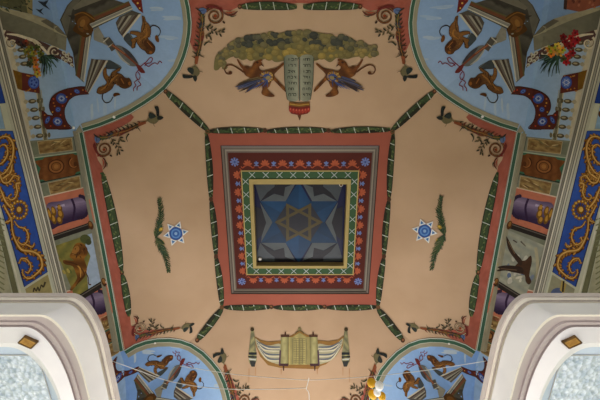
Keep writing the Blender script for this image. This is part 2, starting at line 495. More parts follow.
    for i in range(26):
        a = random.choice(LIONA); b = lerp(a, (148, 38), random.uniform(.25, .8)); q.stroke([b, (b[0] + random.uniform(-1.5, 1.5), b[1] + random.uniform(.5, 2.5))], [.8, .3], random.choice([LIOND, (176, 122, 58), (84, 54, 30)]))
    q.stroke(Z([(440, 190), (450, 230), (410, 260)], 80, 0, 6.667), [1, 2, .6], (164, 112, 52)).stroke(Z([(385, 262), (365, 300)], 80, 0, 6.667), [1, .6], LIOND)
    q.stroke(Z([(425, 115), (432, 170), (420, 210)], 80, 0, 6.667), .7, LIOND); q.done()
    q = P('mane', 4.1, par=r); q.poly(Z([(440, 265), (480, 285), (500, 312), (498, 335), (470, 330), (448, 320), (425, 290)], 80, 0, 6.667), (82, 50, 28), True)
    q.stroke(Z([(450, 275), (485, 315)], 80, 0, 6.667), .8, (160, 100, 44)).ell(151, 52, 1.6, 1.4, 0, (150, 92, 40)); q.done()
    q = P('tail', 4.1, par=r); q.stroke(Z([(468, 182), (490, 168), (522, 178), (538, 205), (530, 232), (512, 248)], 80, 0, 6.667), [1.1, .7], LIOND)
    q.poly(Z([(515, 232), (502, 245), (508, 270), (525, 280), (530, 262)], 80, 0, 6.667), (116, 72, 30), True); q.done()
    r = empty('painted_lion', label='brown painted lion bowing its head beside the ribbon ' + where, cat='painted lion', group='bowing lions of the sky corners')
    q = P('body', 4, par=r, jit=.14); q.poly(LIONB, lionc(112, 80), True); q.stroke(LIONB + LIONB[:1], .45, LIOND)
    for i in range(26):
        a = random.choice(LIONB); b = lerp(a, (112, 80), random.uniform(.25, .8)); q.stroke([b, (b[0] + random.uniform(-1.5, 1.5), b[1] + random.uniform(.5, 2.5))], [.8, .3], random.choice([LIOND, (176, 122, 58), (84, 54, 30)]))
    q.stroke(Z([(205, 270), (245, 240), (290, 190), (320, 165)], 70, 50, 6.667), [.8, 1.8, .8], (164, 112, 52)).stroke(Z([(280, 160), (268, 205), (240, 255)], 70, 50, 6.667), .7, LIOND); q.done()
    q = P('mane', 4.1, par=r); q.poly(Z([(330, 180), (362, 182), (392, 195), (400, 225), (380, 248), (345, 240), (325, 215)], 70, 50, 6.667), (84, 52, 28), True)
    q.stroke(Z([(340, 190), (360, 225)], 70, 50, 6.667), .9, (160, 100, 44)).ell(129.5, 83.5, 1.5, 1.8, 0, (150, 92, 40)); q.done()
    q = P('tail', 4.1, par=r); q.stroke(Z([(222, 288), (216, 320), (236, 350), (268, 344), (288, 312)], 70, 50, 6.667), [1.1, .7], LIOND)
    q.poly(Z([(288, 300), (300, 287), (325, 288), (335, 298), (312, 306), (296, 312)], 70, 50, 6.667), (92, 56, 26), True); q.done()
    # jewelled sash
    r = empty('jewelled_sash', label='dark red curved sash with blue medallions ' + where, cat='painted sash', group='painted sashes of the sky corners')
    q = P('band', 2.2, par=r)
    out = [(88, 87), (81, 86.5), (74, 87.5), (66, 89), (59, 91.5), (53, 95.5), (50, 100), (48.8, 106), (50, 111), (53, 115.5), (47, 114.5), (43.5, 111), (41, 110.5), (41.5, 117), (43, 125), (46, 129.5), (58, 129.5), (71, 128.5), (67, 123), (64.5, 117), (64, 110), (66, 104.5), (69, 100), (76, 95.5), (89, 94)]
    q.poly(out, (88, 42, 34))
    q.stroke(out[:10], .8, (60, 30, 26)).stroke(out[16:25], .8, (66, 30, 26)); q.done()
    for x, y, rx, ry in ((61, 98.5, 5.6, 5), (77, 91.3, 3, 2), (57, 121.5, 5, 4.2), (57.5, 109.5, 2.6, 2.6), (47, 120, 2, 4)):
        q = P('medallion', 2.5, par=r); q.ell(x, y, rx, ry, .5, (58, 84, 158)); q.ell(x, y, rx * .62, ry * .62, .5, (112, 136, 190)); q.ell(x, y, rx * .38, ry * .38, .5, (52, 70, 140))
        if rx > 4:
            for k in (0, 1):
                q.stroke([(x + 3 * math.cos(a + k * math.pi), y + 3 * math.sin(a + k * math.pi)) for a in (0, 2.094, 4.189, 6.283)], .5, (190, 200, 214), smooth=False)
        q.done()
    q = P('jewel_dots', 2.5, par=r)
    for x, y in ((53, 103), (54, 106), (68, 92), (71, 94), (83, 90), (86, 91), (52, 112), (60, 115), (62, 106), (50, 126), (64, 126), (44, 115), (53, 99), (66, 97)):
        q.ell(x, y, .9, .8, 0, random.choice([(206, 150, 50), (190, 110, 40), (196, 70, 40)]), 8)
    q.done()
    if cn[0] == 'T':
        q = P('red_streamer', 2.4, 'short dark red jewelled streamer above the striped block', 'painted sash', 'painted streamers of the sky corners')
        q.poly([(131, -6), (141, -6), (143.5, 13), (139, 10), (135.5, 5), (132, 1)], (112, 40, 34)); q.ell(138, 3, 1, 1, 0, GOLD2).ell(135, -1, 1.2, 1.2, 0, (190, 80, 50)).ell(140, 8, .8, .8, 0, GOLD2); q.done()

for cn in CORN: build_corner(cn)
SIDEW = {'L': (T_id, 'lion picture', 'left'), 'R': (T_mx, 'eagle picture', 'right')}
# ------------------------------------------------------------------ painted frieze along the two long sides
def build_frieze(S):
    T, pic, side = SIDEW[S]
    near = ' on the %s side' % pic
    def P(name, layer=2, par=None, mat=None, **k):
        return Paint(name, T, layer, parent=par, mat=mat, **k)
    q = P('trim_11' if S == 'L' else 'trim_12', 1, kind='structure')       # grey ground of the frieze
    q.poly([(71.5, 132), (77, 131), (98, 236), (119, 352), (124, 400), (92, 400), (64, 300), (41, 200), (27, 138)], (136, 140, 122))
    q.poly([(71.5, 132), (73, 131.5), (98, 246), (114, 350), (112, 350), (95, 246)], (90, 98, 88)); q.poly([(74.5, 132), (75.3, 132), (97, 240), (96, 240)], (206, 206, 190)); q.done()
    # sky and balustrade strip
    r = empty('painted_balustrade', label='painted stone balustrade against pale sky beside the cornice' + near, cat='painted balustrade', group='painted balustrades')
    q = P('sky_ground', 1.2, r, step=2.6, jit=.02)
    q.poly([(-10, 20), (0, 14), (30, 20), (66, 36), (73, 52), (79, 96), (81, 130), (77, 136), (45, 139.5), (27, 141), (17, 96), (0, 24)], lambda p: mixc((176, 196, 216), (150, 182, 216), (p[0] - 10) / 60))
    q.poly([(-10, -30), (-10, 10), (0, 7), (48, 22), (66, 36), (62, 0), (50, -30)], (140, 170, 206)); q.done()
    q = P('parapet', 1.6, r); q.poly([(-2, 22), (9, 38), (24, 94), (31, 139), (26, 141), (13, 84), (2, 40)], (206, 196, 168)); q.done()
    q = P('rail', 1.8, r); q.poly([(35, 88), (39.5, 88), (46.5, 139.5), (42.5, 140)], (120, 116, 92)); q.poly([(35, 88), (36.2, 88), (43.5, 140), (42.5, 140)], (196, 190, 160)); q.poly([(40.2, 90), (41, 90), (47.6, 139.5), (46.6, 139.5)], (176, 172, 146)); q.done()
    for i, y in enumerate((43, 50, 57, 64, 101.5, 110, 118.2, 127, 136)):
        x = 20 + (y - 84) * .215
        q = P('baluster', 2, r)
        q.stroke([(x - 1, y + .5), (x + 17, y - 1.0)], 1.6, (190, 180, 150)); q.ell(x + 1.5, y + .3, 2, 2.2, 0, (176, 166, 138)); q.ell(x + 8, y - .2, 4, 2.3, -.08, (92, 84, 62)); q.ell(x + 8.5, y - .6, 2.2, .9, -.08, (176, 164, 130))
        q.ell(x + 14, y - .7, 1.6, 2.4, 0, (96, 90, 66)); q.ell(x + 17.5, y - 1, 1.4, 2.6, 0, (112, 106, 82)); q.done()
    # carved-looking cornice beam and scrolls above
    r = empty('stone_beam', label='plain grey painted stone beam running to the pediment' + near, cat='painted beam', group='painted stone beams')
    q = P('top_face', 2.6, r); q.poly([(-12, 1), (0, 7), (30, 14), (46, 19), (58, 26), (67, 36), (66.5, 38), (30, 21), (-12, 6)], (168, 160, 130)); q.poly([(46, 19), (58, 26), (67, 36), (60, 33), (48, 26), (40, 21)], (112, 106, 88)); q.done()
    q = P('front_face', 2.8, r); q.poly([(-12, 6), (30, 21), (67, 37), (66, 51), (40, 41), (0, 28.5), (-12, 24)], lambda p: mixc((112, 110, 92), (134, 130, 108), p[0] / 66)); q.done()
    q = P('gilded_picture', 2.3, None, label='dark picture end with gilded edge above the grey beam' + near, cat='painted picture', group='picture ends above the beams')
    if S == 'L':
        q.poly([(-12, -20), (32, -20), (32, 15), (0, 6), (-12, 2)], (92, 92, 66)); q.poly([(22, -20), (32, -20), (32, 15), (27, 13)], (150, 136, 92))
        for i in range(26): 
            x, y = random.uniform(-4, 28), random.uniform(-3, 12); q.stroke([(x, y), (x + random.uniform(1, 5), y + random.uniform(0, 3))], random.uniform(.5, 1.4), random.choice([(44, 50, 40), (70, 84, 58), (124, 116, 76), (52, 44, 34)]))
    else:
        q.poly([(-12, -20), (30, -20), (34, 9), (20, 12), (-12, 2)], (146, 84, 62)); q.poly([(30, -20), (34, -20), (36, 9), (33, 10)], (70, 50, 44))
        for i in range(12):
            x, y = random.uniform(0, 28), random.uniform(-3, 8); q.ell(x, y, 1.6, 1.1, 1, random.choice([(176, 110, 80), (110, 60, 48)]))
    q.done()
    if S == 'L':
        for x, y in ((43, 4), (39, 11)):
            q = P('painted_bird', 2.5, None, label='tiny dark painted bird flying above the grey beam, ' + ('the larger one' if y < 8 else 'the smaller one'), cat='painted bird', group='tiny birds above the grey beam')
            s = 1.5 if y < 8 else 1
            q.poly([(x - 4 * s, y - 2 * s), (x, y - 1.2 * s), (x + 4 * s, y - 3 * s), (x + 1.5 * s, y + .5 * s), (x + 4.5 * s, y + 4 * s), (x, y + 1.4 * s)], (52, 58, 66)); q.done()
    r = empty('cornice_scroll', label='cream painted scroll ornament under the grey beam' + near, cat='painted scroll', group='cream scrolls under the beams')
    q = P('backing', 2.0, r); q.poly([(0, 28), (20, 33), (40, 41), (60, 50), (73, 57), (74, 68), (66, 62), (56, 58), (40, 50), (22, 44), (6, 40)], (92, 66, 62)); q.done()
    for (cx, cy, rr, a0, tn) in ((11, 43, 7, -2.2, -1.25), (54, 51.5, 6.5, 2.6, 1.5)):
        q = P('volute', 2.5, r); q.stroke(spiral(cx, cy, rr, .8, a0, tn), [2.6, 1.3], CREAM, smooth=False); q.stroke(spiral(cx, cy, rr * .8, .6, a0, tn), [.7, .4], (112, 96, 70), smooth=False); q.done()
    q = P('leaf_trail', 2.4, r)
    q.stroke([(6, 34), (16, 35), (26, 38), (36, 42), (44, 50), (50, 57)], [1, 2.8, 3.4, 2.6, 1.6], CREAM); q.stroke([(32, 40), (38, 47), (40, 52)], [2.6, 1], (206, 194, 158)); q.stroke([(38, 44), (46, 48)], [.7, .7], (120, 106, 78)); q.stroke([(4, 30), (3, 34)], [3, 1], CREAM); q.done()
    q = P('shell', 2.6, r)
    for x, y, rr in ((64, 53, 2.2), (67, 56, 2.4), (70, 60, 2.6), (66, 61, 2), (72, 65, 2), (63, 58, 1.8), (69, 54, 1.6)):
        q.ell(x, y, rr, rr * .8, .8, (202, 194, 170)); q.ell(x + .4, y + .4, rr * .5, rr * .35, .8, (128, 116, 92))
    q.done()
    # flowers
    r = empty('flower_spray', label=('orange and olive flower spray with palm leaves over the balustrade' if S == 'L' else 'red and yellow flower spray with palm leaves over the balustrade') + near, cat='painted flowers', group='flower sprays over the balustrades')
    q = P('palm_leaves', 3, r)
    for i in range(22):
        a = -.15 + i / 21 * 1.9; l = random.uniform(13, 21)
        x0, y0 = 42 + random.uniform(-3, 3), 57 + random.uniform(-2, 2)
        q.stroke([(x0, y0), (x0 + l * .55 * math.cos(a) + 1, y0 + l * .5 * math.sin(a)), (x0 + l * math.cos(a) * .95, y0 + l * math.sin(a) + 2)], [1.5, 1.1, .3], random.choice([(40, 62, 52), (56, 84, 62), (70, 96, 84), (34, 46, 40)]))
    q.done()
    if S == 'L': spots = [(30, 48, (112, 110, 46)), (26, 52, (128, 120, 50)), (33, 53, (146, 128, 50)), (22, 45, (60, 48, 44)), (36, 48, (84, 84, 44)), (40, 54, (92, 94, 50)), (30, 58, (100, 98, 52)), (34, 60, (176, 104, 40)), (35, 65, (196, 120, 60)), (36, 70, (190, 104, 50)), (37, 74, (206, 140, 70)), (18, 42, (70, 50, 50)), (25, 43, (126, 66, 40)), (41, 60, (60, 66, 40)), (29, 64, (74, 76, 46))]
    else: spots = [(44, 50, (204, 160, 54)), (40, 54, (214, 176, 66)), (48, 54, (196, 150, 50)), (50, 49, (180, 140, 48)), (37, 50, (210, 168, 60)), (42, 46, (222, 184, 80)), (34, 42, (140, 34, 36)), (28, 38, (152, 38, 40)), (30, 46, (128, 28, 32)), (24, 33, (150, 40, 42)), (36, 37, (122, 26, 30)), (26, 44, (160, 44, 44)), (22, 40, (140, 32, 36)), (27, 53, (146, 36, 40)), (31, 56, (176, 50, 52)), (33, 62, (168, 40, 50)), (36, 59, (90, 90, 50))]
    for x, y, c in spots:
        q = P('blossom', 3.2, r)
        for k in range(5):
            a = k * 1.257 + x; q.ell(x + 2.1 * math.cos(a), y + 2.1 * math.sin(a), 1.9, 1.5, a, tuple(min(255, v * random.uniform(.8, 1.25)) for v in c), 9)
        q.ell(x, y, 1.1, 1.1, 0, tuple(v * .6 for v in c), 8); q.done()
    # cloth on the balustrade
    r = empty('hanging_cloth', label='gold and red cloth with blue medallion hung over the balustrade' + near, cat='painted cloth', group='cloths over the balustrades')
    q = P('gold_half', 2.8, r); q.poly([(10, 69), (21, 72.5), (21.5, 90.5), (14, 87.5)], lambda p: mixc((150, 110, 36), (116, 82, 26), abs(math.sin(p[0] * .9 + p[1] * .5)))); q.poly([(10, 69), (12, 69.6), (15.5, 88), (14, 87.5)], (190, 150, 60)); q.done()
    q = P('red_half', 2.8, r); q.poly([(21, 72.5), (36, 75.5), (38.5, 80), (39, 93.5), (21.5, 90.5)], (98, 46, 36))
    for i in range(10): q.ell(random.uniform(22, 37), random.choice([76, 89, 91]) + random.uniform(-1, 1), .9, .7, 0, (180, 120, 44), 7)
    q.done()
    q = P('medallion', 3.0, r); q.ell(33, 82.5, 5.6, 6.4, -.1, (54, 80, 160)); q.ell(33, 82.5, 4.4, 5.2, -.1, (92, 120, 188))
    if S == 'R':
        for k in (0, 1): q.stroke([(33 + 3.6 * math.cos(a + k * math.pi), 82.5 + 3.6 * math.sin(a + k * math.pi)) for a in (0, 2.094, 4.189, 6.283)], .6, (206, 212, 220), smooth=False)
    else:
        for k in range(5): q.ell(33 + 2.6 * math.cos(k * 1.257), 82.5 + 3 * math.sin(k * 1.257), 1.2, 1.2, 0, (46, 66, 140), 8)
    q.done()
    # marble panels
    def marble(pts, lab, c1=(172, 146, 92), c2=(116, 88, 54)):
        q = P('marble_panel', 2.2, None, mat=M_MARBLE, label=lab + near, cat='marble panel', group='painted marble panels')
        q.poly(pts, lambda p: mixc(c1, c2, .5 + .5 * math.sin(p[0] * .55 + p[1] * 1.1 + 2 * math.sin(p[0] * .21))))
        a, b, c, d = pts
        for i in range(9):
            t = random.uniform(.05, .8); u = random.uniform(.1, .9)
            s0 = lerp(lerp(a, b, t), lerp(d, c, t), u); e = lerp(lerp(a, b, t + .2), lerp(d, c, t + .2), max(.03, min(.97, u + random.uniform(-.35, .2))))
            q.stroke([s0, lerp(s0, e, .5), e], [.3, random.uniform(.6, 1.5), .3], random.choice([(96, 66, 38), (206, 182, 130), (132, 98, 58), (120, 112, 78)]))
        for i in range(4): q.stroke([pts[i], pts[(i + 1) % 4]], .5, (196, 180, 140))
        q.done()
    marble([(37, 141.5), (71, 138), (72.5, 150), (39, 154)], 'ochre marbled panel below the balustrade')
    marble([(47.5, 183), (79, 176), (80.5, 188), (50, 194.5)], 'ochre marbled panel between the brown cartouche and the purple vase')
    # cartouche
    def carto(o, sx, sy, lab, sh=0):
        f = lambda L: [(o[0] + (x - 32.5) * sx, o[1] + (y - 157) * sy + sh * (x - 32.5)) for x, y in L]
        r = empty('cartouche_panel', label=lab + near, cat='cartouche panel', group='brown cartouche panels')
        q = P('green_frame', 2.2, r); q.poly(f([(32, 157.5), (79.5, 151), (82.5, 174), (38.5, 183.5)]), (66, 112, 86)); q.poly(f([(32, 157.5), (79.5, 151), (79.7, 152), (32.3, 158.5)]), (180, 194, 170)); q.poly(f([(38.2, 182), (82.3, 172.5), (82.5, 174), (38.5, 183.5)]), (36, 58, 46)); q.done()
        q = P('brown_board', 2.5, r); q.poly(f([(34, 161), (42, 159.5), (44, 157.5), (72, 153.5), (75, 155), (78.5, 154.5), (80.5, 171), (76, 172), (74, 175), (45, 181), (42, 179.5), (38.5, 180), (38, 174), (40, 168), (36, 164)]), lambda p: mixc((132, 84, 44), (104, 62, 32), abs(math.sin(p[0] * .35)))); q.done()
        q = P('round_boss', 2.8, r); c = f([(55.5, 166.5)])[0]
        for rr, cc in ((8.4, (74, 42, 24)), (7.2, (150, 98, 52)), (5.2, (82, 48, 26)), (4.4, (140, 90, 46)), (2.4, (168, 116, 62))): q.ell(c[0], c[1], rr * sx, rr * .86 * sy, -.2, cc, 22)
        q.done()
        q = P('leaf_carving', 2.8, r)
        q.stroke(f(spiral(74, 163, 6.5, 3, -2.2, -.62)), [1.2, 2.2, .8], (72, 42, 24), smooth=False); q.stroke(f(spiral(74, 163.4, 5.6, 3, -2.0, -.6)), [.8, 1.3, .5], (164, 108, 56), smooth=False); q.ell(*f([(75, 164)])[0], 2, 2.4, 0, (90, 54, 28))
        q.done()
    carto((32.5, 157), 1, 1, 'brown carved-look cartouche in a green frame, upper one')
    # purple vases
    def vase(o, lab, s=1.):
        f = lambda L: [(o[0] + (x - 87) * s, o[1] + (y - 186) * s) for x, y in L]
        r = empty('vase_panel', label=lab + near, cat='vase panel', group='purple vase panels')
        q = P('pink_ground', 2.2, r); q.poly(f([(40.5, 197), (87, 186), (96, 222), (50, 237)]), (190, 116, 90)); q.poly(f([(40.5, 197), (87, 186), (87.3, 187), (40.8, 198.2)]), (216, 196, 176)); q.done()
        q = P('purple_body', 2.6, r)
        q.poly(f([(46, 205), (60, 201), (73, 198), (80, 197), (86, 201), (89, 207), (87, 214), (80, 219), (70, 222), (58, 226), (50, 228)]), lambda p: mixc((142, 128, 156), (56, 42, 72), min(1, abs(((p[1] - o[1]) / s + 186) - 206 + (((p[0] - o[0]) / s + 87) - 65) * .28) / 13)), True)
        for i in range(13):
            a = -1.5 + i * .26; x, y = f([(79 + 9 * math.cos(a), 207 + 11 * math.sin(a))])[0]; q.ell(x, y, 1.9 * s, 1.9 * s, 0, (50, 38, 62), 9)
        q.stroke(f([(71, 198.5), (74, 208), (72, 221)]), 2.2 * s, (52, 36, 66)); q.stroke(f([(55, 207), (64, 205)]), [1, 2.5], (190, 176, 204)); q.done()
        q = P('gold_collar', 2.9, r)
        for x, y, rx, ry in ((59, 208, 2.6, 4), (60, 214, 3, 5), (59, 220, 2.8, 4), (53, 211, 2.5, 5), (53, 219, 2.5, 5.5), (49, 214, 2, 7)): 
            X = f([(x, y)])[0]; q.ell(X[0], X[1], rx * s, ry * s, -.3, (116, 82, 30)); q.ell(X[0] - .4, X[1] - .6, rx * .6 * s, ry * .6 * s, -.3, (186, 140, 58))
        q.done()
    vase((87, 186), 'pink panel with a fluted purple vase below the upper cartouche')
    vase((106.5, 281), 'pink panel with a fluted purple vase beside the gallery', 1.0)
    for (a, b, k) in (((49, 239), (92, 224.5), 'above'), ((74, 301), (105.5, 281.5), 'below')):
        r = empty('dark_scroll_rod', label='dark painted rod with bronze end knob %s the %s' % (k, pic), cat='painted rod', group='painted dark rods')
        q = P('rod', 3, r); q.stroke([a, b], 6.0, (44, 40, 38)); q.stroke([lerp(a, (a[0], a[1] - 3), .5), lerp(b, (b[0], b[1] - 3), .5)], .9, (104, 98, 90)); q.done()
        q = P('end_knob', 3.2, r); q.ell(b[0] - 2, b[1] + .6, 2.6, 4.6, -.35, (88, 56, 30)); q.ell(b[0] - 2.4, b[1] - .4, 1.4, 2.6, -.35, (150, 104, 54)); q.done()
    q = P('trim_13' if S == 'L' else 'trim_14', 2.1, kind='structure')
    for pts in ([(29, 142.5), (36.5, 141.6), (38.6, 154), (32, 155.5)], [(40.5, 185), (46.5, 183.5), (49.5, 194.6), (43, 196.5)], [(51, 237), (58, 234.5), (60, 243), (54, 246)]): q.poly(pts, (122, 128, 108))
    q.done()
    if S == 'L':
        r = empty('lion_picture', label='small picture of a brown lion standing on a green slope against sky', cat='painted picture')
        q = P('landscape', 2.4, r); q.poly([(54, 246), (93.5, 232.5), (104.5, 279.5), (75, 298.5)], lambda p: mixc((150, 140, 70), (112, 112, 60), abs(math.sin(p[0] * .25 + p[1] * .18))))
        q.poly([(86, 235), (93.5, 232.5), (104.5, 279.5), (88, 290), (86, 270), (90, 256), (85, 246)], (168, 188, 212)); q.ell(85, 239, 5.5, 4.5, .3, (84, 92, 56)).ell(88, 242, 3, 3, 0, (70, 78, 50))
        for i in range(16): 
            x = random.uniform(58, 78); y = random.uniform(252, 286); q.ell(x, y, 2.6, 1.3, 1., random.choice([(176, 162, 88), (98, 104, 56), (140, 130, 64)])) if y - 246 < (x - 54) * 2.2 + 6 and y > 246 - (x - 54) * .34 + 3 else None
        q.done()
        q = P('lion_body', 3, r); q.poly(Z([(285, 205), (300, 175), (325, 172), (345, 190), (348, 215), (335, 235), (345, 270), (340, 300), (325, 320), (300, 345), (285, 362), (278, 355), (305, 315), (300, 290), (288, 265), (262, 258), (250, 250), (252, 240), (280, 242), (292, 240), (276, 226)], 0, 200, 4), lambda p: mixc((158, 108, 44), (96, 60, 28), abs(math.sin(p[1] * .22))), True)
        q.stroke(Z([(320, 270), (335, 300), (310, 330)], 0, 200, 4), [1, 2, .6], (88, 54, 26)); q.stroke(Z([(300, 255), (318, 275), (320, 310)], 0, 200, 4), [.6, 1.6, .5], (196, 146, 70)); q.stroke(Z([(258, 246), (290, 252), (310, 262)], 0, 200, 4), [.8, 1.4, .8], (78, 48, 26)); q.stroke(Z([(300, 345), (318, 318), (338, 296)], 0, 200, 4), [.5, 1, .4], (70, 44, 24)); q.done()
        q = P('lion_mane', 3.2, r)
        for k in range(30):
            an = random.uniform(0, 6.28); rr = random.uniform(.15, 1); x, y = 79 + 5.6 * rr * math.cos(an), 250.5 + 7.2 * rr * math.sin(an); q.stroke([(x, y), (x + random.uniform(-1, 1.4), y + random.uniform(1, 3))], [1.5, .4], random.choice([(92, 58, 28), (116, 74, 34), (68, 42, 24), (146, 98, 46)]))
        q.poly(Z([(284, 206), (296, 186), (310, 184), (314, 200), (300, 214), (288, 220)], 0, 200, 4), (160, 112, 54), True); q.ell(74.6, 248.8, .6, .5, 0, (40, 26, 16)); q.stroke(Z([(284, 214), (296, 216)], 0, 200, 4), .6, (60, 38, 24)); q.done()
        q = P('lion_tail', 3.2, r); q.stroke(Z([(338, 285), (350, 310), (352, 335), (362, 338)], 0, 200, 4), [1.2, .8, 1.4], (84, 52, 26)); q.done()
    else:
        m = lambda L: [(600 - x, y) for x, y in Z(L, 450, 200, 4)]
        r = empty('eagle_picture', label='small picture of a dark eagle swooping over grey blue rocks', cat='painted picture')
        q = P('landscape', 2.4, r); q.poly([(54, 246), (93.5, 229), (104.5, 284), (75, 298.5)], lambda p: mixc((172, 172, 150), (146, 152, 140), abs(math.sin(p[0] * .2 + p[1] * .3))))
        for i in range(16):
            x, y = random.uniform(225, 330), random.uniform(225, 335); X = m([(x, y)])[0]; q.ell(X[0], X[1], random.uniform(2, 4), random.uniform(1.2, 2.4), random.uniform(0, 2), random.choice([(98, 116, 150), (190, 190, 176), (120, 132, 150), (206, 204, 186)]))
        q.stroke(m([(255, 160), (270, 170)]), 1.2, (80, 70, 60)).stroke(m([(285, 165), (305, 185)]), [1.5, .7], (90, 84, 72)).stroke(m([(215, 160), (195, 230), (185, 330)]), 2, (168, 156, 96)).stroke(m([(345, 190), (352, 250), (350, 320)]), 3, (176, 170, 140)); q.done()
        q = P('eagle_body', 3, r); q.poly(m([(285, 245), (305, 240), (325, 222), (330, 245), (322, 285), (320, 305), (328, 325), (318, 338), (305, 325), (300, 300), (270, 290), (262, 265)]), (74, 52, 38), True); q.done()
        q = P('eagle_wing', 3.1, r); q.poly(m([(228, 145), (240, 165), (260, 205), (290, 240), (285, 262), (265, 240), (240, 205), (230, 175)]), (58, 44, 36), True); q.stroke(m([(235, 165), (262, 215)]), .8, (120, 96, 70)); q.done()
        q = P('eagle_wing', 3.1, r); q.poly(m([(190, 270), (215, 262), (255, 262), (290, 270), (295, 292), (260, 290), (225, 282), (192, 285)]), (52, 40, 34), True); q.stroke(m([(205, 274), (270, 280)]), .8, (110, 88, 64)); q.done()
    # below, partly behind the gallery: the same order of panels again
    marble([(100, 318), (112, 313), (114.5, 325), (103, 331)], 'small ochre marbled panel beside the gallery edge, upper one')
    q = P('cartouche_panel', 2.2, None, label='dark brown cartouche panel beside the gallery edge, below the marble' + near, cat='cartouche panel', group='brown cartouche panels')
    q.poly([(103, 331), (114.5, 325), (117, 340), (106, 346)], (66, 98, 76)); q.poly([(104.5, 332.5), (113.5, 327.5), (116, 338.5), (107, 344)], (116, 76, 42)); q.ell(110, 336, 3.6, 4, 0, (70, 42, 26)).ell(110, 336, 2.4, 2.8, 0, (158, 108, 58)); q.done()
    marble([(106, 346), (117, 340), (119, 352), (109, 358)], 'small ochre marbled panel beside the gallery edge, lower one')
    q = P('sky_strip', 2.0, None, label='pale blue painted sky strip at the gallery edge' + near, cat='painted sky', group='sky strips at the gallery edges')
    q.poly([(109, 358), (120, 351), (124, 362), (126, 400), (112, 400)], (156, 188, 226)); q.done()
    # ---------------- wall: blue panel with gilt scrolls
    def PW(name, layer, par=None, **k): return Paint(name, T, layer, 'wall', par, **k)
    r = empty('gilt_scroll_panel', label='tall blue wall panel with gilded leaf scrolls and rosette' + near, cat='wall panel', group='blue and gold wall panels')
    q = PW('blue_ground', 1, r); q.poly([(-21.5, 131), (12.5, 131), (47, 272), (24, 287)], lambda p: mixc((58, 98, 190), (50, 84, 170), (p[1] - 131) / 150)); q.done()
    q = PW('panel_edge', 1.5, r); q.stroke([(-21.5, 131), (12.5, 131), (47, 272), (24, 287), (-21.5, 131)], .8, (24, 36, 90), smooth=False); q.done()
    def gil(L, w, n='gilt_scroll', x0=0, y0=100, s=4.):
        q = PW(n, 2, r); pts = Z(L, x0, y0, s)
        sm = crom(pts, False, 5)
        q.stroke(pts, [v * 1.5 for v in w], (84, 54, 24)); m = len(sm)
        for i in range(1, m - 1, 2):
            a, b = sm[i - 1], sm[i + 1]; l = math.hypot(b[0] - a[0], b[1] - a[1]) or 1; nx, ny = (b[1] - a[1]) / l, -(b[0] - a[0]) / l; t = i / m; k = min(w[min(int(t * len(w)), len(w) - 1)], 3.6)
            for sg in ((1, -1) if i % 4 == 1 else (random.choice((1, -1)),)):
                cx, cy = sm[i][0] + nx * sg * k * .72, sm[i][1] + ny * sg * k * .72; an = math.atan2(b[1] - a[1], b[0] - a[0]) + sg * -.7
                q.ell(cx, cy, k * .68, k * .4, an, (96, 64, 28), 9); q.ell(cx - .2, cy - .2, k * .5, k * .24, an, random.choice([(176, 126, 56), (150, 100, 44), (200, 150, 76)]), 9)
        q.stroke([(a - .3, b - .3) for a, b in pts], [v * .85 for v in w], (160, 112, 48)); q.stroke([(a - .5, b - .5) for a, b in pts], [v * .34 for v in w], (222, 184, 108)); q.done()
    gil([(-10, 160), (10, 148), (34, 152), (50, 180), (50, 220), (40, 258), (20, 290), (2, 300)], [2, 3, 3.6, 3.4, 2.6, 2])
    gil([(-14, 200), (8, 180), (26, 190), (28, 220), (10, 250), (-12, 262)], [1.4, 2.4, 3, 2])
    gil([(-20, 270), (-6, 290), (10, 330), (34, 330), (54, 305), (74, 312), (70, 325)], [2, 2.6, 3, 2, 1.6])
    gil([(-24, 120), (-12, 145), (-20, 190), (-40, 220)], [2, 3, 2])
    gil([(62, -10), (76, 30), (70, 80), (40, 110), (15, 125), (0, 112)], [2, 3, 4, 3, 2], x0=0, y0=160, s=6.667)
    gil([(62, 100), (95, 108), (126, 112)], [3, 3, 1], x0=0, y0=160, s=6.667)
    gil([(132, 156), (106, 162), (108, 190), (112, 220), (95, 258), (66, 268), (54, 245), (76, 228)], [3.4, 3, 2.6, 2, 1.2], x0=0, y0=160, s=6.667)
    gil([(-10, 180), (10, 220), (30, 270), (60, 310), (90, 330)], [2, 3.6, 3.4, 2], x0=0, y0=160, s=6.667)
    gil([(20, 300), (45, 345), (70, 400), (30, 420)], [2, 3, 2], x0=0, y0=160, s=6.667)
    gil([(55, 85), (72, 108), (100, 118), (112, 150), (96, 180), (70, 168), (76, 150)], [1.2, 2.4, 2.4, 1.4], y0=200)
    gil([(44, 70), (46, 120), (58, 160), (84, 200), (128, 208), (158, 228), (166, 268), (142, 298), (112, 316), (90, 300), (88, 278)], [2, 3, 4, 3.6, 3, 2.4, 1.4], y0=200)
    gil([(74, 256), (84, 236), (106, 240), (122, 266), (112, 292), (98, 288)], [1.4, 2.6, 2.2, 1.2], y0=200)
    gil([(84, 200), (100, 180), (128, 190), (136, 172)], [1.6, 2.4, 1.2], y0=200)
    q = PW('rosette', 2.5, r)
    for k in range(14):
        a = k * .449; x, y = 18.5 + 7.6 * math.cos(a), 210 + 8.6 * math.sin(a)
        q.stroke([(18.5, 210), (x, y)], [1.2, .8], (104, 72, 26)); q.ell(x, y, 1.9, 2.0, a, (150, 106, 38), 9); q.ell(x - .3, y - .3, .9, .9, 0, (226, 190, 100), 8)
    q.ell(18.5, 210, 3.6, 4, 0, (120, 82, 28)); q.ell(18, 209.4, 2.2, 2.6, 0, (222, 180, 84)); q.done()
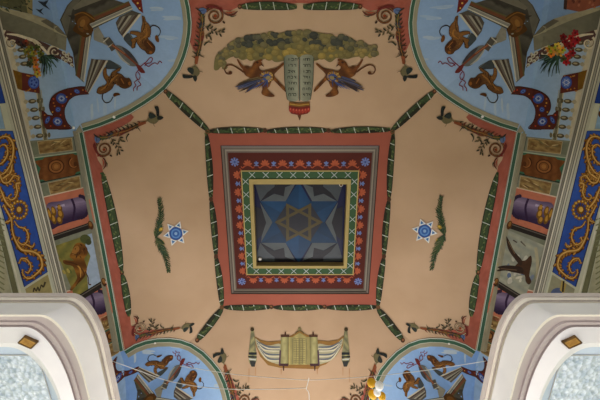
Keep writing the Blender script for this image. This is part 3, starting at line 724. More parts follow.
    # pieces above and below the tall panel
    q = PW('wall_panel_end', 1, None, label='lower end of another blue and gold wall panel above' + near, cat='wall panel', group='ends of the next wall panels'); q.poly([(-30, 40), (-10, 40), (5, 103), (-30, 106)], (40, 72, 156)); q.stroke([(-30, 106), (5, 103), (-10, 40)], .8, (24, 36, 90), smooth=False); q.stroke([(-6, 80), (-2, 92), (-10, 100)], [1, 2, 1], (176, 128, 48)); q.done()
    q = PW('sky_picture', 1, None, label='small light blue picture above the tall wall panel' + near, cat='painted picture', group='light blue pictures above wall panels'); q.poly([(-30, 106), (0, 106), (5, 129), (-30, 130)], (150, 186, 216)); q.stroke([(-30, 117), (-6, 118), (-2, 122)], 2, (226, 226, 220)); q.stroke([(-30, 106), (0, 106), (5, 129), (-30, 130)], .7, (176, 170, 140), smooth=False)
    if S == 'R': q.ell(-1, 114, 2.4, 3.4, 0, (100, 70, 46))
    q.done()
    q = PW('ochre_picture', 1, None, label='small ochre picture under the tall wall panel' + near, cat='painted picture', group='small pictures under wall panels')
    q.poly([(25, 289), (47.5, 274.5), (53, 296), (30, 312)], (168, 158, 108) if S == 'L' else (158, 158, 132))
    if S == 'L': q.stroke([(33, 292), (34, 288), (36, 291), (37.5, 287), (39, 291), (41, 285), (43, 287), (45, 282)], [1.4, 1.4, 1.2, 2], (70, 62, 48))
    else: q.ell(43, 292, 6, 4, .3, (92, 108, 148)); q.poly([(33, 284), (38, 280), (40, 290), (36, 294)], (186, 164, 92)); q.stroke([(36, 281), (37, 292)], 1.8, (50, 44, 40))
    q.done()
    q = PW('trim_15' if S == 'L' else 'trim_16', 1, kind='structure'); q.poly([(-8, 205), (-4, 205), (20, 300), (14, 300)], (120, 122, 92)); q.poly([(-3, 205), (-1.5, 205), (23, 300), (21, 300)], (228, 228, 210)); q.done()
    q = PW('trim_17' if S == 'L' else 'trim_18', 1, kind='structure')
    q.poly([(-30, 205), (-9, 205), (13, 300), (-30, 300)], (190, 190, 160))
    for i in range(16): q.stroke([(-12, 214 + i * 5), (4, 220 + i * 5.4)], 1.3, (140, 144, 108))
    q.done()

for S in ('L', 'R'): build_frieze(S)

# ------------------------------------------------------------------ garlands
def garland(a, b, w, label, group, ticks=4, bow=0., knob=True, T=T_id, layer=4, taper=.35, par=None):
    r = empty('leaf_garland', label=label, cat='painted garland', group=group)
    q = Paint('leaf_rope', T, layer, parent=r)
    n = 14
    dx, dy = b[0] - a[0], b[1] - a[1]; l = math.hypot(dx, dy); nx, ny = dy / l, -dx / l
    pts = [(a[0] + dx * t + nx * bow * math.sin(math.pi * t), a[1] + dy * t + ny * bow * math.sin(math.pi * t)) for t in (i / n for i in range(n + 1))]
    ws = [w * (taper + (1 - taper) * math.sin(math.pi * min(1, max(0, i / n))) ** .5) for i in range(n + 1)]
    q.stroke(pts, [v * 1.1 for v in ws], (48, 48, 36), smooth=False); q.stroke(pts, [v * .86 for v in ws], GARL, smooth=False)
    m = int(l / 2.2)
    for i in range(m):
        t = (i + .5) / m; c = (a[0] + dx * t + nx * (bow * math.sin(math.pi * t) + random.uniform(-.25, .25) * w), a[1] + dy * t + ny * (bow * math.sin(math.pi * t) + random.uniform(-.25, .25) * w))
        q.ell(c[0], c[1], 1.5, .75, math.atan2(dy, dx) + random.choice([-.5, .5]), random.choice([GARL2, (50, 70, 44), (76, 98, 60), (104, 116, 70)]), 8)
    q.done()
    for i in range(ticks):
        q = Paint('ribbon_tie', T, layer + .6, parent=r)
        t = (i + .7) / (ticks + .2); i0 = int(t * n); c = lerp(pts[i0], pts[min(n, i0 + 1)], t * n - i0); h = ws[i0] * .5
        ux, uy = dx / l, dy / l
        q.stroke([(c[0] + nx * h - ux * .8, c[1] + ny * h - uy * .8), (c[0] - nx * h + ux * .8, c[1] - ny * h + uy * .8)], .7, (206, 212, 200))
        q.done()
    if knob:
        q = Paint('knob', T, layer + .8, parent=r); q.ell(b[0], b[1], 2.2, 2.4, 0, (84, 56, 40)); q.ell(b[0] - .3, b[1] - .4, 1.1, 1.2, 0, (146, 100, 66)); q.done()

tn = [208, 266, 329.5, 391]
for i in range(3): garland((tn[i] + 1, 131), (tn[i + 1] - 1, 130.3 if i < 2 else 129.6), 6.4, 'thin green garland along the tablets side of the square frame, %s third' % ('lion picture', 'middle', 'eagle picture')[i], 'garlands round the square frame', 5 if i == 1 else 4, .6, i < 2)
bn = [223, 272.5, 325.5, 378.5]
for i in range(3): garland((bn[i] + 1, 307), (bn[i + 1] - 1, 306.6), 6, 'thin green garland along the scroll side of the square frame, %s third' % ('lion picture', 'middle', 'eagle picture')[i], 'garlands round the square frame', 4, -.6, i < 2)
ls = [(206.5, 133), (211, 199), (216, 256), (222, 306)]
for i in range(3):
    for T, w in ((T_id, 'lion picture'), (T_mx, 'eagle picture')):
        garland(ls[i], ls[i + 1], 6.4, 'thin green garland along the %s side of the square frame, %s third' % (w, ('tablets end', 'middle', 'scroll end')[i]), 'garlands round the square frame', 4, .8 if i == 0 else .8, i < 2, T)
for T, w in ((T_id, 'lion picture'), (T_mx, 'eagle picture')):
    garland((209, 131), (166, 91), 7.5, 'green garland running out from the frame corner between tablets and ' + w, 'garlands on the ceiling folds', 4, 0, True, T, 4.2)
    garland((222.5, 308), (197.5, 340), 7.5, 'green garland running out from the frame corner between scroll and ' + w, 'garlands on the ceiling folds', 3, 0, True, T, 4.2)
    garland((102.5, 172), (122, 272), 8, 'long green garland on the red border beside the ' + w, 'garlands on the red border', 7, 1.5, True, T, 4, .25)
    garland((122.5, 274), (129, 316), 7, 'short green garland on the red border near the gallery, %s side' % w, 'garlands on the red border', 3, .6, False, T, 4, .3)
    garland((297, 7), (240, 6.5), 8, 'green garland on the red border above the tablets, %s half' % w, 'garlands on the red border', 4, -1.2, True, T, 4, .3)
    q = Paint('frame_rosette', T, 5, label='small brown rosette where the garlands meet at the tablets and %s corner' % w, cat='painted rosette', group='rosettes at the frame corners'); q.ell(207.5, 131.5, 2.6, 2.6, 0, (110, 78, 50)); q.ell(207.5, 131.5, 1.3, 1.3, 0, (62, 70, 44)); q.done()
    q = Paint('frame_rosette', T, 5, label='small brown rosette where the garlands meet at the scroll and %s corner' % w, cat='painted rosette', group='rosettes at the frame corners'); q.ell(222, 307, 2.4, 2.4, 0, (110, 78, 50)); q.ell(222, 307, 1.2, 1.2, 0, (62, 70, 44)); q.done()

# ------------------------------------------------------------------ corner scroll ornaments and birds
ORN = {'TLa': (T_id, 'tablets side, near the lion picture'), 'TRa': (T_mx, 'tablets side, near the eagle picture'), 'TLb': (T_hip, 'lion picture side, tablets end'), 'TRb': (comp(T_hip, T_mx), 'eagle picture side, tablets end'),
       'BLb': (comp(T_hip, T_bot, T_out), 'lion picture side, scroll end'), 'BRb': (comp(T_hip, T_bot, T_out, T_mx), 'eagle picture side, scroll end'), 'BLa': (comp(T_bot, T_low), 'scroll side, near the lion picture'), 'BRa': (comp(T_bot, T_low, T_mx), 'scroll side, near the eagle picture')}
for k, (T, w) in ORN.items():
    r = empty('scroll_ornament', label='curling leaf scroll ornament in the field corner, ' + w, cat='painted ornament', group='scroll ornaments in the field corners')
    pale = k in ('BLb', 'BRb')
    q = Paint('spiral_stem', T, 4.4, parent=r)
    sp = spiral(215.0, 15.8, 9.6, 1.6, -2.7, 1.95, 40)
    q.stroke(sp, [2.4, 1.8, 1.2], (58, 46, 36) if not pale else (90, 60, 50), smooth=False); q.stroke(sp, [.8, .5], (150, 92, 52) if not pale else (214, 190, 150), smooth=False)
    q.ell(215.6, 15.6, 1.6, 1.5, 0, (150, 70, 40)); q.ell(224, 22, 1.6, 1, .8, (70, 50, 38)).ell(210, 25, 1.5, 1, -.6, (60, 60, 44)).ell(221, 8, 1.4, 1, -.5, (150, 60, 50)); q.done()
    q = Paint('red_leaf_tip', T, 4.5, parent=r)
    q.poly(Z([(105, 45), (130, 30), (180, 40), (215, 60), (230, 90), (210, 72), (175, 58), (140, 52)], 190, 0, 6.667), (116, 48, 44), True)
    q.stroke(Z([(230, 85), (255, 98), (290, 95), (305, 85), (320, 70)], 190, 0, 6.667), [1.4, 2, 1.6, .5], (110, 60, 48)); q.stroke(Z([(240, 78), (265, 84), (300, 72)], 190, 0, 6.667), [.6, 1.6, .5], (176, 90, 66)); q.stroke(Z([(262, 96), (280, 108), (310, 100)], 190, 0, 6.667), [.5, 1.3, .3], (60, 66, 50)); q.done()
    q = Paint('blue_bud', T, 4.6, parent=r); q.poly(Z([(60, 60), (85, 50), (112, 62), (105, 85), (80, 88)], 190, 0, 6.667), (94, 112, 150), True); q.stroke(Z([(38, 52), (62, 66), (80, 88)], 190, 0, 6.667), [.5, 1.6, .8], (52, 56, 52)); q.stroke(Z([(70, 68), (100, 64)], 190, 0, 6.667), .8, (60, 70, 110)); q.done()
    q = Paint('plume', T, 4.4, parent=r)
    q.poly(Z([(70, 85), (95, 95), (100, 140), (92, 190), (98, 230), (85, 285), (75, 330), (62, 372), (50, 420), (32, 420), (38, 372), (50, 320), (55, 270), (62, 225), (58, 185), (72, 140)], 190, 0, 6.667), lambda p: [(98, 60, 40), (58, 50, 40), (84, 90, 58), (58, 60, 76), (124, 78, 44), (110, 50, 42)][int(p[1] / 7) % 6], True)
    for i in range(22):
        y = 14 + i * 2.1; x = 202.5 - i * .27; sg = (-1) ** i; q.stroke([(x, y), (x + sg * 2.4, y - 1.2), (x + sg * random.uniform(3.2, 5), y - random.uniform(2.4, 4))], [1.9, 1.3, .3], random.choice([(66, 58, 42), (92, 60, 38), (80, 86, 56), (118, 60, 44), (52, 52, 48)]))
    q.stroke(Z([(78, 95), (86, 150), (74, 220), (70, 290), (50, 370)], 190, 0, 6.667), [.7, .5, .8, .3], (160, 116, 56)); q.stroke(Z([(95, 300), (120, 278), (150, 282)], 190, 0, 6.667), [1.6, 1.2, .4], (52, 60, 42)); q.stroke(Z([(66, 300), (38, 302), (20, 300)], 190, 0, 6.667), [1.6, 1, .3], (62, 46, 36)); q.stroke(Z([(60, 360), (80, 372), (98, 380)], 190, 0, 6.667), [1.4, .9, .3], (74, 70, 50))
    q.poly(Z([(36, 372), (62, 372), (52, 425), (34, 425)], 190, 0, 6.667), (140, 78, 48)); q.done()
    q = Paint('leaf_spray', T, 4.3, parent=r)
    q.stroke(Z([(90, 165), (140, 190), (180, 210), (225, 215)], 190, 0, 6.667), .45, (64, 54, 40)); q.stroke(Z([(105, 235), (125, 225), (145, 250)], 190, 0, 6.667), .45, (64, 54, 40))
    for x, y, a in ((120, 178, -.5), (120, 192, 1.0), (145, 182, -.7), (150, 212, 1.1), (170, 195, -.6), (178, 222, 1.1), (200, 205, -.5), (205, 232, 1.0), (222, 210, .2), (225, 195, -.4), (112, 245, 1.3), (128, 238, .3), (140, 255, 1.0), (135, 222, -.5)):
        X = Z([(x, y)], 190, 0, 6.667)[0]; q.ell(X[0], X[1], 2.1, .85, a, random.choice([(72, 68, 50), (58, 58, 44), (96, 84, 58)]), 9)
    q.done()
    b = empty('painted_bird', label='small dark winged bird tipping the leaf scroll, ' + w, cat='painted bird', group='birds at the leaf scroll tips')
    q = Paint('body', T, 4.5, parent=b); o = lambda L: Z(L, 150, 0, 4)
    q.poly(o([(165, 275), (178, 262), (192, 270), (200, 290), (188, 308), (178, 322), (170, 300)]), (112, 104, 74), True); q.stroke(o([(180, 262), (186, 250), (192, 246)]), [1.2, .7], (120, 110, 78)); q.stroke(o([(192, 285), (205, 284), (212, 288)]), [.8, .3], (110, 96, 60)); q.done()
    q = Paint('wing', T, 4.6, parent=b); q.poly(o([(170, 300), (150, 300), (132, 296), (134, 310), (155, 312), (172, 308)]), (40, 44, 42), True); q.done()
    q = Paint('wing', T, 4.6, parent=b); q.poly(o([(176, 275), (160, 268), (150, 276), (158, 288), (172, 296)]), (48, 56, 52), True); q.poly(o([(172, 305), (182, 325), (190, 312), (184, 300)]), (44, 48, 44), True); q.done()

# ------------------------------------------------------------------ star medallions with palm fronds
for T, w in ((T_id, 'lion picture'), (comp(lambda p: (p[0] - .5, p[1] - 2.5), T_mx), 'eagle picture')):
    r = empty('star_medallion', label='blue and white six pointed star medallion facing the ' + w, cat='painted star', group='star medallions')
    cx, cy = 175.8, 233.2
    q = Paint('star_points', T, 4.6, parent=r); A = [-.19 + k * math.pi / 3 for k in range(6)]
    for a in A:
        t = (cx + 13 * math.cos(a), cy + 13 * math.sin(a)); l = (cx + 7.4 * math.cos(a - .5), cy + 7.4 * math.sin(a - .5)); m = (cx + 7.4 * math.cos(a + .5), cy + 7.4 * math.sin(a + .5))
        q.poly([t, l, m], (232, 234, 232)); g = ((t[0] + l[0] + m[0]) / 3, (t[1] + l[1] + m[1]) / 3); q.poly([lerp(g, t, .52), lerp(g, l, .5), lerp(g, m, .5)], (72, 122, 176))
    q.done()
    q = Paint('centre_disc', T, 4.8, parent=r); q.ell(cx, cy, 6.6, 6.6, 0, (56, 92, 160), 20); q.ell(cx, cy, 4.8, 4.8, 0, (104, 148, 208), 20); q.ell(cx, cy, 3.4, 3.4, 0, (62, 104, 176), 16); q.ell(cx, cy, 1.5, 1.6, 0, (150, 184, 222), 12); q.done()
    r = empty('palm_frond', label='dark green double palm frond with yellow fruits beside the star facing the ' + w, cat='painted palm', group='palm fronds by the stars')
    q = Paint('frond', T, 4.3, parent=r)
    up = crom([(156, 238), (158, 226), (160.5, 213), (159, 200)], False, 6); dn = crom([(156, 236), (160, 246), (165, 256), (168, 270)], False, 6)
    for path in (up, dn):
        q.stroke(path, [2.2, 1.6, .5], (52, 64, 42), smooth=False); n = len(path)
        for i in range(1, n):
            for s in (-1, 1):
                a, b = path[i - 1], path[i]; dx, dy = b[0] - a[0], b[1] - a[1]; l = math.hypot(dx, dy)
                L = (10 if s * (1 if path is up else -1) > 0 else 6) * (1 - .65 * i / n); e = (b[0] + dx / l * L * .75 - dy / l * s * L * .55, b[1] + dy / l * L * .75 + dx / l * s * L * .55)
                for jj in range(2): q.stroke([b, lerp(b, (e[0] + random.uniform(-1, 1), e[1] + random.uniform(-1, 1)), .6), (e[0] + random.uniform(-1.4, 1.4), e[1] + random.uniform(-1.4, 1.4))], [1.1, .9, .2], random.choice([(50, 66, 44), (72, 88, 56), (60, 80, 62), (88, 94, 60)]))
    q.done()
    for x, y in ((161, 229), (162.3, 242)):
        q = Paint('yellow_fruit', T, 4.7, parent=r); q.ell(x, y, 2.5, 1.7, -.6 if y < 235 else .7, (176, 140, 52)); q.ell(x + .3, y - .4, 1.3, .7, 0, (216, 188, 90)); q.done()

# ------------------------------------------------------------------ stone tablets, griffins, cloud
r = empty('cloud_canopy', label='olive and yellow painted cloud bank spreading behind the stone tablets', cat='painted cloud')
q = Paint('cloud_bank', T_id, 3, parent=r, step=8., kq=.000014)
pts = [(214, 66), (216, 56), (222, 50), (228, 46), (232, 41), (241, 38), (247, 37), (254, 41), (262, 38), (272, 36), (280, 33), (290, 31), (300, 30.5), (312, 31.5), (322, 33), (333, 36), (342, 38), (350, 37), (356, 41), (362, 42), (369, 45), (376, 49), (379, 54), (374, 56.5), (364, 56), (354, 57), (346, 59), (338, 57), (330, 62), (322, 58), (314, 61), (305, 58), (295, 58), (286, 60), (276, 62), (268, 58), (258, 61), (250, 58), (242, 60), (236, 56), (229, 58), (224, 62), (219, 69), (215, 70)]
q.poly(pts, (122, 114, 72), True)
def puff(x, y, rr, c):
    q.ell(x, y, rr, rr * .82, random.uniform(-.4, .4), tuple(v * .86 for v in c), 13)
    q.ell(x - rr * .14, y - rr * .16, rr * .82, rr * .66, 0, tuple(v * .95 for v in c), 12)
    q.ell(x - rr * .26, y - rr * .28, rr * .5, rr * .38, 0, tuple(min(255, v * 1.02) for v in c), 10)
for row, (f0, f1, nn) in enumerate(((.0, .22, 46), (.25, .5, 44), (.5, .78, 40), (.75, 1., 34))):
    for i in range(nn):
        x = 217 + 159 * (i + random.uniform(0, 1)) / nn; t = (x - 297) / 82
        top = 31.5 + 17 * t * t if x > 240 else 39 + (240 - x) * .6; bot = 59 - abs(t) * 3 if x > 226 else 67
        y = top + (bot - top) * random.uniform(f0, f1)
        c = random.choice([(98, 96, 76), (122, 114, 78), (78, 80, 70), (136, 124, 78), (70, 72, 64)]) if row < 2 else random.choice([(150, 132, 74), (130, 118, 72), (112, 108, 70), (164, 142, 76), (96, 94, 70)])
        if 262 < x < 334 and row > 1: c = mixc(c, (176, 150, 76), random.uniform(.1, .65))
        if abs(t) > .7: c = mixc(c, (156, 140, 96), .35)
        puff(x, y, random.uniform(2.6, 5.4) * (1 - .35 * abs(t)), c)
q.done()
r = empty('stone_tablets', label='pair of grey green stone tablets with rows of dark lettering on a basket', cat='painted tablets')
zt = lambda L: Z(L, 260, 60, 6.667)
for s in (0, 1):
    q = Paint('tablet', T_id, 4.4, parent=r)
    if not s: q.poly(zt([(160, -20), (175, -34), (210, -40), (240, -34), (252, -20), (256, 262), (240, 272), (200, 272), (182, 262), (166, 150)]), lambda p: mixc((112, 118, 100), (156, 158, 136), max(0, min(1, (p[0] - 284) / 13))))
    else: q.poly(zt([(268, -20), (280, -34), (315, -40), (345, -34), (358, -20), (352, 150), (336, 262), (315, 272), (285, 272), (270, 262)]), lambda p: mixc((158, 158, 136), (120, 124, 104), max(0, min(1, (p[0] - 300) / 13))))
    q.done()
q = Paint('ridge', T_id, 4.7, parent=r); q.stroke(zt([(262, -24), (263, 120), (263, 270)]), [1.4, 1.6, 1.2], (98, 104, 92)); q.stroke(zt([(160, -20), (166, 150), (182, 262)]), .6, (64, 66, 54)); q.stroke(zt([(358, -20), (352, 150), (336, 262)]), .6, (64, 66, 54)); q.done()
for row, y in enumerate((-14, 26, 66, 104, 144, 182, 220)):
    for xs in ((186, 240), (286, 338)):
        x = xs[0] + (6 if y > 150 and xs[0] < 200 else 0)
        while x < xs[1] - (10 if y > 150 else 0):
            q = Paint('letter', T_id, 5, parent=r)
            g = random.choice('abcde'); s = 13
            S_ = lambda *L: q.stroke(zt([(x + a * s, y + b * s) for a, b in L]), .62, (42, 44, 38), smooth=False)
            if g == 'a': S_((0, 0), (1, 0), (1, 1.2))
            elif g == 'b': S_((0, 0), (1, 1.2)); S_((1, 0), (.5, .6))
            elif g == 'c': S_((0, 0), (1, 0)); S_((1, 0), (1, 1.2), (0, 1.2))
            elif g == 'd': S_((.5, 0), (.5, 1.1))
            else: S_((0, 0), (0, 1.2)); S_((0, 0), (1, .1), (1, 1.2))
            x += random.choice((16, 19, 24))
            q.done()
q = Paint('gold_band', T_id, 4.8, parent=r); q.poly(zt([(195, 276), (262, 284), (330, 276), (334, 302), (262, 312), (193, 302)]), (128, 88, 44)); q.stroke(zt([(198, 290), (262, 298), (328, 290)]), .8, (196, 150, 70)); q.done()
q = Paint('red_basket', T_id, 4.7, parent=r); q.poly(zt([(192, 300), (262, 308), (334, 300), (334, 332), (318, 354), (262, 366), (208, 354), (192, 332)]), (118, 44, 36))
for i in range(7): 
    x = 204 + i * 20; q.ell(*zt([(x, 330 + 8 * math.sin(math.pi * i / 6))])[0], 1.5, 2.4, 0, (166, 60, 48)); q.ell(*zt([(x - 2, 324 + 8 * math.sin(math.pi * i / 6))])[0], .5, .9, 0, (206, 110, 80))
q.stroke(zt([(262, 364), (264, 380), (264, 398)]), [4, 2.4, .4], (96, 60, 36)); q.done()
for T, w in ((T_id, 'lion picture'), (T_mx, 'eagle picture')):
    zg = lambda L: Z(L, 150, 0, 4)
    r = empty('winged_griffin', label='brown winged griffin with blue feathers holding the tablets, on the %s side' % w, cat='painted griffin', group='griffins beside the tablets')
    q = Paint('body', T, 4.4, parent=r)
    q.poly(zg([(372, 268), (388, 262), (405, 268), (415, 250), (432, 240), (440, 252), (438, 270), (450, 282), (480, 276), (505, 270), (530, 252), (535, 258), (508, 284), (498, 300), (515, 322), (540, 350), (545, 366), (532, 358), (505, 330), (490, 320), (478, 345), (470, 352), (482, 368), (498, 380), (492, 386), (466, 384), (446, 372), (450, 350), (440, 330), (420, 318), (395, 308), (378, 295)]), lambda p: mixc((146, 92, 42), (84, 50, 28), abs(math.sin(p[0] * .22 + p[1] * .15))), True)
    q.stroke(zg([(350, 236), (366, 262), (392, 286)]), [1.2, 2.6, 3.4], (112, 66, 34)); q.stroke(zg([(412, 262), (432, 244), (450, 238)]), [2, 2.2, 1.4], (112, 66, 32)); q.done()
    q = Paint('tail', T, 4.5, parent=r); q.stroke(zg([(376, 288), (350, 270), (325, 258), (305, 264), (300, 280), (310, 294), (326, 294)]), [1.5, 1.2, 1], (96, 56, 30)); q.ell(*zg([(322, 290)])[0], 2, 1.7, 0, (84, 48, 28)); q.done()
    q = Paint('blue_wing', T, 4.6, parent=r)
    for i in range(26):
        a = i / 25; b0 = zg([(470 - 40 * a + random.uniform(-8, 8), 296 + 34 * a)])[0]; e = zg([(342 + 75 * abs(a - .6) + random.uniform(-12, 14), 322 + a * 46 + random.uniform(-5, 5))])[0]
        q.stroke([b0, (lerp(b0, e, .55)[0], lerp(b0, e, .55)[1] + random.uniform(-1, 1)), e], [1.2, 1.7, .3], random.choice([(52, 60, 94), (72, 82, 116), (46, 48, 64), (112, 96, 64), (86, 92, 120), (60, 48, 42), (92, 68, 44)]))
    for i in range(7):
        a = i / 6; b0 = zg([(470, 320)])[0]; e = zg([(400 + 70 * a, 356 - 10 * a)])[0]; q.stroke([b0, e], [1.4, .4], random.choice([(52, 64, 110), (92, 60, 36), (70, 84, 130)]))
    q.done()
    q = Paint('chest', T, 4.7, parent=r); cx, cy = zg([(466, 306)])[0]
    q.ell(cx, cy, 8.2, 6.6, -.3, (92, 60, 34), 20); q.ell(cx, cy, 6.8, 5.3, -.3, (168, 130, 66), 18); q.ell(cx + .6, cy + .4, 4.6, 3.6, -.3, (64, 82, 136), 16); q.ell(cx + 1.6, cy + .8, 2.6, 1.9, -.4, (150, 134, 90), 12)
    for k in range(16):
        an = k * .393; q.stroke([(cx + 4 * math.cos(an), cy + 3.2 * math.sin(an)), (cx + 7 * math.cos(an), cy + 5.6 * math.sin(an))], [.4, .9], random.choice([(206, 170, 96), (110, 72, 36), (74, 84, 126)]))
    q.done()
    q = Paint('head', T, 4.9, parent=r); q.ell(*zg([(436, 252)])[0], 3.2, 2.8, .3, (120, 72, 36)); q.ell(*zg([(430, 248)])[0], 1.3, 1.1, 0, (60, 36, 22)); q.stroke(zg([(446, 256), (456, 264)]), [1.6, .6], (80, 46, 26)); q.done()

# ------------------------------------------------------------------ parchment scroll
zs = lambda L: Z(L, 240, 320, 5)
r = empty('parchment_scroll', label='unrolled parchment scroll with two rollers and draped cloth wings', cat='painted scroll')
q = Paint('brown_backcloth', T_id, 3, parent=r)  # flat brown shape behind the parchment and cloth wings
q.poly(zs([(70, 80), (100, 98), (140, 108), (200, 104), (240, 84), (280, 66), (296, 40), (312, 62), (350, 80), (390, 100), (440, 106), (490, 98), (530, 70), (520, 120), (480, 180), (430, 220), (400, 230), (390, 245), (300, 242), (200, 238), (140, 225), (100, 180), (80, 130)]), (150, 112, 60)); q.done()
for s in (0, 1):
    f = (lambda L: zs(L)) if not s else (lambda L: zs([(592 - x, y) for x, y in L]))
    q = Paint('draped_cloth', T_id, 3.4, parent=r)
    q.poly(f([(78, 90), (110, 118), (150, 126), (205, 122), (205, 212), (170, 214), (130, 196), (100, 160), (84, 126)]), (178, 172, 140), True)
    for L in ([(84, 100), (120, 140), (200, 146)], [(86, 112), (125, 165), (204, 172)], [(90, 128), (135, 188), (204, 194)], [(96, 110), (140, 132), (200, 134)]): q.stroke(f(L), [.6, 2.0, 1.2], (104, 110, 118)); q.stroke(f([(x + 3, y + 9) for x, y in L]), [.5, 1.4, .8], (216, 208, 178))
    q.done()
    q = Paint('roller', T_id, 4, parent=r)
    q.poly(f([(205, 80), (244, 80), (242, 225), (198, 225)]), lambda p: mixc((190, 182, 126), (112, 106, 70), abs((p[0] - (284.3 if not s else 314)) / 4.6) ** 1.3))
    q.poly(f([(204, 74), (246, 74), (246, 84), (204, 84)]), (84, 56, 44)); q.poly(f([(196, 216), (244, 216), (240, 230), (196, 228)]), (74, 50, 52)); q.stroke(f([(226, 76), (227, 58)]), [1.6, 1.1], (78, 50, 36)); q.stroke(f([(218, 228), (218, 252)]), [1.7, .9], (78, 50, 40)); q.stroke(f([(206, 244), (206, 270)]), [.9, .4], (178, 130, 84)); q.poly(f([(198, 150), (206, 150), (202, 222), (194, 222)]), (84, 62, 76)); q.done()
    q = Paint('tassel_post', T_id, 4, parent=r)
    q.poly(f([(56, 48), (70, 48), (82, 165), (84, 200), (72, 232), (58, 232), (44, 205), (44, 165), (52, 90)]), lambda p: mixc((176, 168, 116), (110, 110, 86), abs(math.sin(p[0] * 1.2))))
    q.poly(f([(44, 160), (84, 160), (84, 172), (44, 172)]), (40, 44, 50)); q.poly(f([(42, 178), (84, 180), (84, 188), (42, 186)]), (44, 46, 50)); q.poly(f([(44, 190), (82, 194), (80, 200), (48, 198)]), (206, 208, 200)); q.poly(f([(48, 202), (80, 204), (74, 232), (58, 232)]), (60, 62, 60)); q.ell(*f([(62, 46)])[0], 1.9, 1.9, 0, (70, 60, 40)); q.stroke(f([(46, 240), (45, 310)]), [.7, .4], (186, 140, 96)); q.stroke(f([(78, 236), (78, 276)]), [.6, .4], (186, 140, 96)); q.done()
q = Paint('parchment', T_id, 3.8, parent=r)
q.poly(zs([(244, 84), (262, 84), (282, 72), (298, 62), (314, 72), (332, 84), (348, 84), (350, 222), (244, 222)]), lambda p: mixc((188, 174, 112), (150, 140, 92), .5 + .5 * math.sin(p[0] * .8)))
for x in (262, 280, 296, 312, 330): q.stroke(zs([(x, 92), (x + 2, 150), (x, 218)]), .8, (128, 122, 86))
for y in range(92, 216, 9): q.stroke(zs([(268, y), (326, y)]), .45, (120, 112, 78))
q.ell(*zs([(298, 46)])[0], 1.8, 2, 0, (130, 120, 80)); q.stroke(zs([(276, 66), (298, 52), (320, 66)]), 1, (104, 88, 56)); q.done()

# ------------------------------------------------------------------ skylight: stepped frame, patterned bands, star glass
ZB = H + .10
ZP = H + .32
def rect(pts, z):
    q = [at_z(p, z) for p in pts]
    return (abs(q[0].x) + abs(q[1].x) + abs(q[2].x) + abs(q[3].x)) / 4, (q[0].y + q[1].y) / 2, (q[2].y + q[3].y) / 2
R0 = (HX, Y0, Y1)
R1 = rect([(219, 145.5), (379, 145.2), (231.5, 294), (368, 293.5)], H)
R2 = rect([(227, 153), (371, 152.5), (236, 288.7), (362.7, 288.3)], ZB)
R3 = rect([(241, 171), (357, 171), (246, 274.3), (353, 274.3)], ZB)
R4 = rect([(248, 179), (349.5, 179), (252.5, 268), (346.3, 268)], ZB)
R5 = rect([(253.3, 182), (345.6, 182), (256.5, 262), (341.8, 262)], ZP)
sky_r = empty('skylight', label='square dark skylight with six pointed star glass in a patterned frame', cat='skylight')
def ring(name, A, za, B, zb, mat, col=None, jit=0):
    vs = []
    for (hx, ya, yb), z in ((A, za), (B, zb)): vs += [W(v) for v in ((-hx, ya, z), (hx, ya, z), (hx, yb, z), (-hx, yb, z))]
    fs = [(i, (i + 1) % 4, 4 + (i + 1) % 4, 4 + i) for i in range(4)]
    return link_mesh(name, vs, fs, mat, sky_r, [lin(col)] * 8 if col else None)
def mixr(A, B, t): return tuple(a + (b - a) * t for a, b in zip(A, B))
ring('red_frame', R0, H - .015, R1, H - .015, M_PAINT, (170, 96, 78))
S1, S2, S3, S4 = [mixr(R1, R2, t) for t in (.12, .4, .55, .8)]
o_ = ring('dark_groove', R1, H - .02, S1, H + .02, M_PAINT, (64, 44, 42))
ring('grey_moulding', S1, H + .0, S2, H + .03, M_PAINT, (128, 118, 108))
ring('grey_moulding', S2, H + .03, S3, H + .06, M_PAINT, (100, 92, 86))
ring('grey_moulding', S3, H + .06, S4, H + .08, M_PAINT, (150, 142, 128))
ring('grey_moulding', S4, H + .08, R2, ZB, M_PAINT, (112, 98, 90))
band_o = ring('palmette_band', R2, ZB, R3, ZB, M_PAINT, (92, 44, 38))
lat_o = ring('lattice_band', R3, ZB, R4, ZB, M_PAINT, (66, 96, 66))
ring('cream_ledge', R4, ZB - .03, R5, ZB - .03, M_PAINT, (186, 166, 108))
ring('cream_ledge', R4, ZB + .02, R4, ZB - .03, M_PAINT, (160, 140, 90))
ring('shaft_side', R5, ZB - .03, mixr(R5, R4, .02), ZP, M_PAINT, (170, 150, 104))
flat = lambda z: (lambda p: (Vector((p[0], p[1], z)), Vector((0, 0, -1))))
u = H / 330.0                              # metres per picture pixel on the frame, roughly
def side_frames(A, B):
    """for each side: function (t along from corner to corner 0..1, s across, outward) -> point"""
    mx = (A[0] + B[0]) / 2; ya = (A[1] + B[1]) / 2; yb = (A[2] + B[2]) / 2
    return [((-mx, ya), (mx, ya), (0, -1)), ((mx, ya), (mx, yb), (1, 0)), ((mx, yb), (-mx, yb), (0, 1)), ((-mx, yb), (-mx, ya), (-1, 0))]
